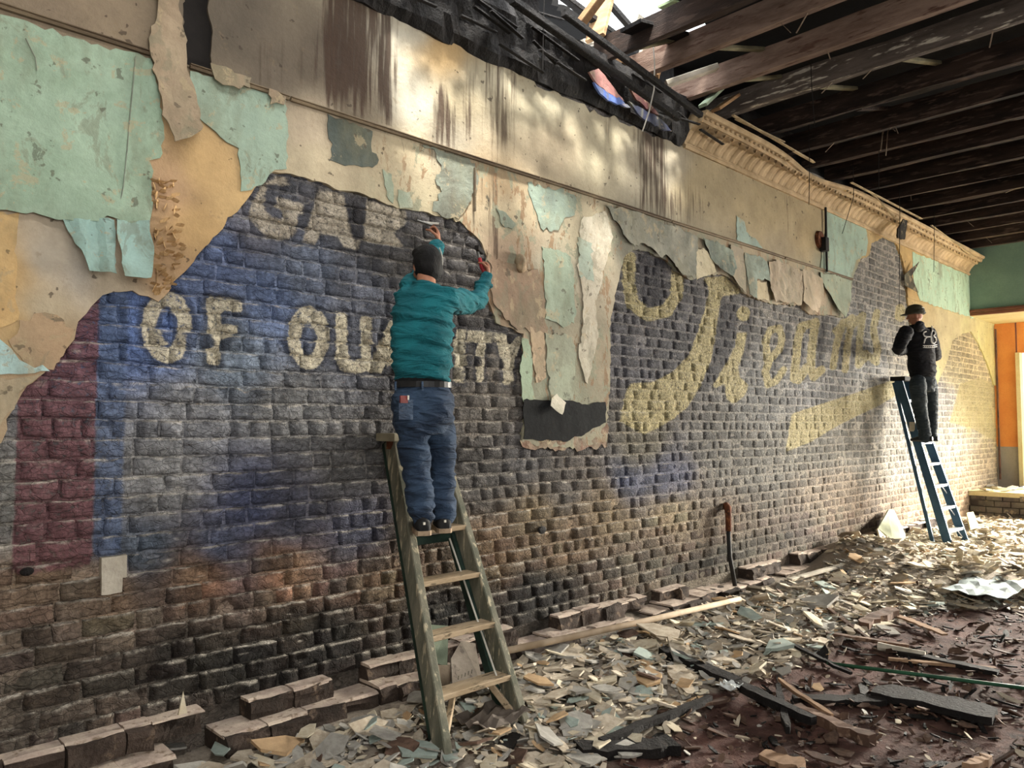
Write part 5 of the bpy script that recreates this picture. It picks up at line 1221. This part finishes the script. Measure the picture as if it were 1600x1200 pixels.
hpr, knr, anr = pm(1452, 598, y2), pm(1455, 642, y2+.03), pm(1455, 682, y2+.03)
limb(b2, [hpl, knl, anl], [.08, .055, .04]); limb(b2, [hpr, knr, anr], [.08, .055, .04])
face(b2, h2, (-.35, .9, -.15), .98)
hand(b2, w_l, Y_*.8+Z_*.3+X_*.2, X_*.7-Z_*.4, .95, .9, 1); hand(b2, w_r, Y_*.8+Z_*.3-X_*.2, X_*-.7-Z_*.4, .95, .9, -1)
V, N, F = remeshed(b2, .007, 3); mk('body', V, F, M_SKIN, p2, smooth=True, label='face and hands turned to the wall')
hd2 = MB()
hd2.loft([sec(1442, 590, y2, .175, .135, rt), sec(1441, 580, y2, .205, .160, rt), sec(1440, 560, y2, .20, .155, rt), sec(1438, 540, y2, .205, .150, rt), sec(1436, 524, y2, .205, .14, rt), sec(1435, 515, y2+.01, .165, .115, rt), sec(1432, 508, y2+.01, .095, .09, rt)], 28)
limb(hd2, [q_l+X_*.03, e_l, lerp(e_l, w_l, .9)], [.095, .080, .055]); limb(hd2, [q_r-X_*.02, e_r, lerp(e_r, w_r, .9)], [.095, .082, .055])
hd2.ball(pm(1437, 510, y2-.09), (.11, .06, .07), 10)
garment('hoodie', hd2, M_HOOD, p2, .012, .007, 31, 4, 14, label='black hooded sweatshirt with white print')
tr = MB(); tr.loft([sec(1443, 588, y2, .165, .125), sec(1443, 600, y2, .17, .13), sec(1443, 612, y2, .15, .11)], 22)
limb(tr, [hpl, lerp(hpl, knl, .5), knl, lerp(knl, anl, .5), anl], [.105, .100, .088, .080, .078]); limb(tr, [hpr, lerp(hpr, knr, .5), knr, lerp(knr, anr, .5), anr], [.10, .096, .085, .078, .076])
garment('trousers', tr, M_TROU, p2, .012, .006, 37, 4, 14)
for a in (anl, anr):
    s0 = np.array((a[0], a[1]-.0, fz)); shoe = MB()
    shoe.loft([(s0+np.array((0, -.09, .04)), X_*.034, Z_*.036), (s0+np.array((0, 0, .05)), X_*.048, Z_*.048), (s0+np.array((0, .1, .04)), X_*.05, Z_*.036), (s0+np.array((0, .19, .026)), X_*.025, Z_*.018)], 14); limb(shoe, [s0+np.array((0, -.02, .06)), s0+np.array((0, 0, .13))], [.05, .05])
    V, N, F = remeshed(shoe, .009, 2); mk('shoe', V, F, M_BLACKL, p2, smooth=True)
cp = MB(); cf = np.array((-.36, .93, 0)); cf /= np.linalg.norm(cf); cs = np.array((cf[1], -cf[0], 0))
tp = h2+Z_*.035
cp.loft([(tp, cs*.112, cf*.122), (tp+Z_*.03, cs*.110, cf*.12), (tp+Z_*.075, cs*.098, cf*.108), (tp+Z_*.11, cs*.066, cf*.074), (tp+Z_*.125, cs*.02, cf*.024)], 20)
cap = cp.build('cap', cloth_mat('olive_cap', '2c2a20', '3c3a2c', .8, 100, 6), p2, smooth=True, label='dark olive cap')
MB().loft([(tp+Z_*.004, cs*.120, cf*.132), (tp-Z_*.014+cf*.035, cs*.118, cf*.15)], 22).build('brim', cap.data.materials[0], cap)
for zz in (.07,):
    a_ = [tp+Z_*zz+cs*.1*math.cos(t)+cf*.108*math.sin(t) for t in np.linspace(math.pi*1.25, math.pi*1.65, 7)]; MB().tube(a_, .006, 5).build('cap_stripe', M_WHITE, cap)
# white print on the back: a mirrored R-like mark, a round-bellied letter and a bar with small lettering
hood_obj = [o for o in p2.children if o.name.startswith('hoodie')][0]
M_PRINT = grain_mat('white_print', 'd8d6d0', 'c4c2bc', 20, .8, .1, 80)
HW = np.array([v.co[:] for v in hood_obj.data.vertices])+ORG[hood_obj]
HPX = proj(HW); HP = np.stack([HPX[0], HPX[1]], 1)
front = HPX[2]
def on_hoodie(a, b_):
    d = (HP[:, 0]-a)**2+(HP[:, 1]-b_)**2; near = np.argsort(d)[:40]; i = near[np.argmin(front[near])]
    dr = ray(a, b_); t = front[i]/(dr@FWD); return CAM+dr*(t-.012)
def print_stroke(pts, r):
    P = []
    for k in range(len(pts)-1):
        for t in np.linspace(0, 1, 4)[:-1]: P.append(on_hoodie(pts[k][0]+(pts[k+1][0]-pts[k][0])*t, pts[k][1]+(pts[k+1][1]-pts[k][1])*t))
    P.append(on_hoodie(*pts[-1])); MB().tube(P, r, 6).build('back_print', M_PRINT, hood_obj)
c7 = lambda pts: [(1380+x/7.5, 460+y/7.5) for x, y in pts]
print_stroke(c7([(505, 435), (480, 440), (470, 465), (485, 490), (515, 497), (555, 497)]), .008)
print_stroke(c7([(515, 497), (490, 520), (475, 575)]), .008)
print_stroke(c7([(570, 370), (578, 420), (562, 470), (562, 540), (575, 572)]), .010)
print_stroke(c7([(580, 425), (605, 430), (612, 460), (590, 490), (615, 505), (622, 545), (600, 575), (572, 570)]), .008)
print_stroke(c7([(468, 600), (520, 603), (575, 600), (628, 590)]), .006)
print_stroke(c7([(468, 622), (520, 625), (575, 622), (630, 612)]), .005)
for xx in (486, 508, 530, 552, 575, 598): print_stroke(c7([(xx, 604), (xx, 619)]), .003)

# ================================================================== THINGS ON THE WALL AND FLOOR
M_POLE = grain_mat('beige_pole', 'bca890', '9c886e', 5, .8, .3, 40, coord='pos')
a, b_ = on_z(786, 1018, .27), on_z(1156, 936, .23)
MB().tube([a, lerp(a, b_, .5)+np.array((0, 0, -.008)), b_], [.024, .024, .023], 12).build('long_pole', M_POLE, None, label='long beige pole lying along the footing beside the wooden ladder', cat='pole', smooth=True)
a, b_ = on_z(1234, 906, .2), on_z(1324, 881, .24); MB().bar(a, b_, .06, .03).build('white_batten', M_PALE, None, label='short whitish batten lying on the rubble by the footing', cat='batten')
up = empty('upright_pipe', on_y(1145, 905, -.16), 'dark upright pipe with a rusty elbow standing against the brick wall', 'pipe')
P = [on_y(1145, y, -.13) for y in (912, 870, 830)]; base = P[0]
MB().tube([(base[0], -.16, base[2]-.05), (base[0], -.10, P[1][2]), (base[0], -.09, P[2][2])], .022, 10).build('shaft', grain_mat('dark_pipe', '20201e', '33302c', 6, .7), up, smooth=True)
e = on_y(1144, 795, -.09); MB().tube([(base[0], -.09, P[2][2]), (base[0], -.09, e[2]-.05), (base[0]+.02, -.075, e[2]+.01), (base[0]+.07, -.03, e[2]+.03), (base[0]+.10, .0, e[2]+.02)], [.028, .030, .036, .034, .034], 12).build('elbow', M_RUST, up, smooth=True)
# pale block where a brick is missing
sb = on_y(176, 896); rough_block(sb[0]-.058, sb[0]+.06, -.025, .03, on_y(176, 925)[2], on_y(176, 868)[2], 3.3, grain_mat('pale_stone', 'c0b8a8', 'a8a090', 9, .95, .8, 40, coord='pos'), 'stone_block', wall, nx=8)
for (px, py, r) in ((42, 893, .02), (847, 828, .03)):
    c = on_y(px, py, -.02); MB().ball(c, (r*1.5, .012, r), 8).build('putlog_hole', M_CHAR, wall)
# plaster lump and old fixtures
c = on_y(813, 408, -.05); lm = MB().ball(c, (.045, .05, .06), 10).ball(c+np.array((.01, 0, -.05)), (.05, .035, .04), 8)
garment('plaster_lump', lm, sheet_mat('b89c70', '8a6c4c'), wall, .012, .004, 3, 20, 20)
fx_ = empty('wall_fixture', on_y(1287, 378, -.04), 'rusty disc and black box of an old light fixture beside the sage panel', 'fixture')
c = on_y(1281, 374, -.055); MB().loft([(c+Y_*.02, X_*.10, Z_*.11), (c-Y_*.02, X_*.09, Z_*.10)], 18).build('disc', M_RUST, fx_)
c = on_y(1288, 382, -.09); MB().box(c, (.09, .08, .17)).build('box', M_WIRE, fx_)
a = on_y(1290, 324, -.07); MB().bar(a, (a[0], a[1], on_y(1290, 424, -.07)[2]), .03, .02, up=Y_).build('conduit', M_WIRE, fx_)
a = on_y(742, 262, -.05); MB().bar(a, (a[0], -.05, on_y(742, 330, -.05)[2]), .012, .02, up=Y_).build('crack_batten', sheet_mat('6a543c', '4a3a2c'), wall)
# scraps standing behind the wooden ladder
def panel(name, pts, mat, label, cat, th=.012):
    """pts: 3-D corner loop; a thin rigid board with real thickness"""
    P = np.array(pts, float); n = np.cross(P[1]-P[0], P[2]-P[0]); n /= np.linalg.norm(n); k = len(P)
    return mk(name, np.concatenate([P+n*th/2, P-n*th/2]), [tuple(range(k)), tuple(range(2*k-1, k-1, -1))]+[(i, k+i, k+(i+1) % k, (i+1) % k) for i in range(k)], mat, None, label, cat, loc=tuple(P.mean(0)))
yy = -.40
M_SCG = grain_mat('grey_board', '8a8074', '746a5e', 4, .9, .4, 40, coord='pos', c3='5c544c'); M_SCS = grain_mat('sage_board', '7c8874', '6c7664', 5, .9, .4, 40, coord='pos')
pg = panel('board_scrap', [on_y(707, 1087, -.62), on_y(754, 1072, -.62), on_y(742, 1006, -.42), on_y(720, 1002, -.40), on_y(704, 1030, -.46)], M_SCG, 'grey board scrap with faint print standing behind the wooden ladder', 'board')
panel('board_scrap', [on_y(684, 1100, -.60), on_y(704, 1092, -.60), on_y(703, 1040, -.44), on_y(682, 1040, -.44)], grain_mat('tan_board', 'a89680', '8c7c68', 5, .9), 'tan board scrap standing behind the left rail of the wooden ladder', 'board')
panel('board_scrap', [on_y(676, 1034, -.36), on_y(698, 1042, -.38), on_y(700, 978, -.33), on_y(672, 976, -.33)], M_SCS, 'sage green board scrap leaning on the footing behind the wooden ladder', 'board')
for q in range(5):
    a = on_y(716+q*5.2, 1062-q*2.4, -.615); MB().bar(a, a+np.array((.004, -.0, .022)), .006, .003, up=Y_).build('faint_print', sheet_mat('5c5248', '4a4038'), pg)
# boards leaning at the far pile
panel('leaning_board', [on_y(1371, 826, -.25), on_y(1388, 796, -.10), on_y(1396, 797, -.09), (on_y(1414, 836, -.25)), (on_y(1410, 856, -.42)), on_y(1396, 846, -.42)], grain_mat('sage_sheet', 'b4b89c', 'a4a88c', 4, .85, .2, 40, coord='pos'), 'large pale sage board leaning against the wall at the far pile', 'board', .02)
panel('leaning_board', [on_y(1370, 826, -.40), on_y(1382, 838, -.42), on_y(1398, 868, -.62), on_y(1386, 862, -.62), on_y(1374, 842, -.5)], grain_mat('cream_sheet', 'c4b898', 'b0a488', 4, .85, .2, 40, coord='pos'), 'smaller cream board propped before the sage board', 'board', .02)
panel('leaning_board', [on_y(1510, 802, -.45), on_y(1520, 800, -.35), on_y(1529, 824, -.7), on_y(1516, 828, -.8)], grain_mat('yellow_sheet', 'd0c898', 'b8b084', 4, .85, .2, 40, coord='pos'), 'yellowish board leaning on the pile right of the blue ladder', 'board', .02)
# foreground debris
def plank(name, p0, p1, w, h, mat, label, cat, z=.03, dz=0.0, taper=.0):
    a = on_z(*p0, z); b_ = on_z(*p1, z+dz); a[2] += float(ground(a[0], a[1])); b_[2] += float(ground(b_[0], b_[1]))
    d = b_-a; s_ = np.cross(d, Z_); s_ /= np.linalg.norm(s_); u = np.cross(s_, d); u /= np.linalg.norm(u); r = random.Random(int(p0[0]*7+p0[1])); n = 9; V = []
    for i in range(n+1):
        t = i/n; ww = w*(1-taper*t)*(1+r.uniform(-.22, .22))*(1 if 0 < i < n else r.uniform(.5, .9)); off = s_*r.gauss(0, w*.10)
        for q, e in ((-1, -1), (1, -1), (1, 1), (-1, 1)): V.append(a+d*t+off+s_*q*ww/2+u*(e*h/2*(1+r.uniform(-.15, .15))))
    F = [(i*4+k, i*4+(k+1) % 4, (i+1)*4+(k+1) % 4, (i+1)*4+k) for i in range(n) for k in range(4)]+[(3, 2, 1, 0), (n*4, n*4+1, n*4+2, n*4+3)]
    return mk(name, V, F, mat, None, label, cat, loc=tuple(a))
M_OLD = grain_mat('old_brown_timber', '6a5040', '4a382e', 4, .9, .6, 40, coord='pos', c3='8a7260'); M_TAN = grain_mat('tan_timber', 'a8886a', '8c7058', 4, .9, .5, 40, coord='pos'); M_BLK = grain_mat('charcoal_board', '100d0c', '1e1916', 4, .85, .8, 40, coord='pos', bd=.015)
DEB = [('timber', (1243, 1108), (1362, 1160), .075, .06, M_OLD, 'split brown timber lying below the flat black plank', 'timber', .03),
       ('plank', (1238, 1091), (1384, 1097), .11, .03, M_BLK, 'flat dark plank lying left of the charred slab', 'plank', .03),
       ('charred_slab', (1366, 1080), (1556, 1120), .24, .045, M_BLK, 'wide charred black slab on the dirt at the right', 'charred slab', .04),
       ('charred_board', (1034, 1040), (1150, 1078), .10, .05, M_BLK, 'curved charred board at the edge of the pale rubble', 'charred board', .05),
       ('charred_board', (1150, 1080), (1270, 1128), .07, .05, M_BLK, 'charred board end beside the white crumpled paper', 'charred board', .05),
       ('timber', (1346, 986), (1394, 961), .12, .06, M_OLD, 'short chunky brown timber on the red dirt near the pale rubble', 'timber', .04),
       ('batten', (1402, 967), (1478, 994), .07, .015, M_TAN, 'bent tan batten right of the chunky brown timber', 'batten', .03),
       ('batten', (1288, 965), (1366, 1006), .035, .02, M_OLD, 'thin dark batten pointing at the grey rubble', 'batten', .04),
       ('batten', (1388, 1030), (1556, 1046), .05, .02, M_TAN, 'long thin tan batten behind the green pole', 'batten', .02),
       ('charred_board', (1395, 1020), (1560, 1052), .08, .03, M_BLK, 'long thin charred board behind the green pole', 'charred board', .02),
       ('charred_slab', (905, 1186), (1052, 1166), .16, .05, M_BLK, 'black charred slab at the bottom edge of the picture', 'charred slab', .03),
       ('charred_board', (940, 1172), (1110, 1100), .05, .035, M_BLK, 'narrow charred board crossing the dirt right of the wooden ladder', 'charred board', .05),
       ('batten', (1030, 1128), (1140, 1100), .045, .02, M_OLD, 'weathered brown batten beside the narrow charred board', 'batten', .03),
       ('batten', (1512, 1204), (1546, 1184), .05, .04, M_TAN, 'stub of tan batten at the bottom right corner', 'batten', .03),
       ('charred_board', (1215, 1075), (1232, 1140), .04, .04, M_BLK, 'short upright charred offcut by the white crumpled paper', 'charred board', .06),
       ('batten', (1215, 1066), (1300, 1120), .03, .02, M_TAN, 'slender pale batten above the split brown timber', 'batten', .05),
       ('timber', (1190, 1180), (1256, 1200), .12, .03, M_TAN, 'flat tan timber piece at the bottom of the picture', 'timber', .02),
       ('batten', (1290, 1000), (1420, 1012), .05, .025, M_OLD, 'brown batten lying before the white paper roll', 'batten', .03),
       ('batten', (1230, 1018), (1330, 1052), .04, .02, M_BLK, 'thin black batten leading to the green pole', 'batten', .03)]
for d_ in DEB: plank(*d_[:8], z=d_[8])
a, b_ = on_z(1292, 1036, .05), on_z(1640, 1080, .05); MB().tube([a, lerp(a, b_, .5), b_], .013, 10).build('green_pole', grain_mat('green_pole_paint', '2c5c40', '1f4430', 5, .6), None, label='long thin dark green pole lying on the dirt', cat='pole', smooth=True)
a, b_ = on_z(1372, 1010, .05), on_z(1446, 1022, .05); MB().tube([a, lerp(a, b_, .3), lerp(a, b_, .6), b_], [.035, .028, .024, .02], 10).build('paper_roll', M_PALE, None, label='crumpled whitish paper roll on the red dirt', cat='paper')
def crumple(name, px, py, size, mat, label, cat, seed, z=.05, flat=.4):
    c = on_z(px, py, z); c[2] += float(ground(c[0], c[1])); r = random.Random(seed); n = 7; V = []
    for i in range(n+1):
        for j in range(n+1):
            u, v = i/n-.5, j/n-.5; V.append((c[0]+u*size[0]+r.uniform(-.1, .1)*size[0]/n*2, c[1]+v*size[1]+r.uniform(-.1, .1)*size[1]/n*2, c[2]+flat*size[0]*(r.uniform(-.14, .14)+.25*abs(u)*abs(v))))
    F = [(i*(n+1)+j, (i+1)*(n+1)+j, (i+1)*(n+1)+j+1, i*(n+1)+j+1) for i in range(n) for j in range(n)]
    o = mk(name, V, F, mat, None, label, cat, loc=tuple(c)); s = o.modifiers.new('thick', 'SOLIDIFY'); s.thickness = .006; return o
crumple('crumpled_paper', 1140, 1080, (.13, .12), grain_mat('white_paper', 'd8dcda', 'c4c8c6', 6, .8), 'crumpled white paper among the charred boards', 'paper', 3, .07, .9)
crumple('crumpled_sheet', 1545, 922, (1.1, .55), grain_mat('bluish_white_sheet', 'b4c0c0', '9aa8a8', 4, .7, coord='pos'), 'large crumpled bluish-white sheet on the far right floor', 'sheet', 4, .10, .10)
crumple('crumpled_sheet', 768, 1146, (.36, .26), grain_mat('grey_vinyl', '6c6258', '574e46', 4, .8), 'grey crumpled sheet under the wooden ladder', 'sheet', 5, .08, .5)
def big_flake(px, py, s, kind, label, z=.08, tilt=(0, 0), rz=0.0, i=3):
    c = on_z(px, py, z); o = bpy.data.objects.new('plaster_slab', proto_mesh(i, kind)); o.location = (c[0], c[1], float(ground(c[0], c[1]))+z*.7); o.rotation_euler = (tilt[0], tilt[1], rz); o.scale = (s, s, s*.5)
    link(o, None, label, 'plaster slab')
for q, (px, py, s, kind, lb_, z) in enumerate(((432, 1186, .34, 'orange', 'largest orange-tan plaster slab at the bottom left of the rubble', .08), (345, 1192, .26, 'mint', 'pale mint plaster slab at the bottom edge left of the orange slab', .07), (268, 1190, .16, 'grey', 'small grey plaster slab at the left end of the rubble', .06),
        (480, 1165, .18, 'cream', 'cream plaster slab on the rubble left of the wooden ladder foot', .09), (600, 1165, .24, 'grey', 'broad grey plaster slab beside the wooden ladder foot', .09), (575, 1150, .18, 'mint', 'mint plaster slab behind the broad grey slab', .09),
        (842, 1085, .24, 'orange', 'tan plaster slab leaning right of the wooden ladder', .12), (872, 1135, .2, 'orange', 'square tan plaster slab low on the rubble right of the ladder', .1), (905, 1100, .26, 'grey', 'broad grey plaster slab between the two tan slabs', .1),
        (950, 1095, .2, 'grey', 'angular grey plaster slab right of the broad grey slab', .1), (870, 1165, .0, 'grey', '', 0), (1030, 1005, .38, 'beige', 'long beige plaster slab in the middle of the rubble', .14), (1215, 1015, .45, 'mint', 'large pale sage plaster slab at the edge of the red dirt', .1),
        (1170, 975, .3, 'mint', 'sage plaster slab in the rubble before the long pole end', .14), (1280, 952, .42, 'grey', 'big flat grey plaster slab right of the sage slabs', .12), (1278, 1073, .2, 'orange', 'orange scrap of plaster above the flat dark plank', .04), (650, 1192, .3, 'mint', 'mint plaster slab at the very foot of the wooden ladder', .05))):
    if s > 0: big_flake(px, py, s, kind, lb_, z, (random.uniform(-.2, .2), random.uniform(-.2, .2)), q*1.3, q % 14)
c = on_y(286, 1100, -.16); mk('plaster_shard', [c+np.array(v) for v in ((-.022, 0, -.05), (.022, .0, -.05), (.004, .01, .06), (-.022, .012, -.05), (.022, .012, -.05), (.004, .016, .058))], [(0, 1, 2), (5, 4, 3), (0, 3, 4, 1), (1, 4, 5, 2), (2, 5, 3, 0)], FM['cream'], None, 'pointed cream shard standing on the broken footing', 'plaster shard', loc=tuple(c))

for q in range(22):
    s_ = random.uniform(.16, .34); kd = random.choice(('cream', 'cream', 'beige', 'grey')); o = bpy.data.objects.new('plaster_flake', proto_mesh(q % 14, kd)); o.location = (random.uniform(15.4, 16.4), -random.uniform(.1, 1.9), PZ+.02+s_*.03); o.rotation_euler = (random.gauss(0, .12), random.gauss(0, .12), q*1.1); o.scale = (s_, s_, s_*.5)
    link(o, None, kd+' plaster flake lying on top of the far platform', 'plaster flake', kd+' flakes on the far platform')
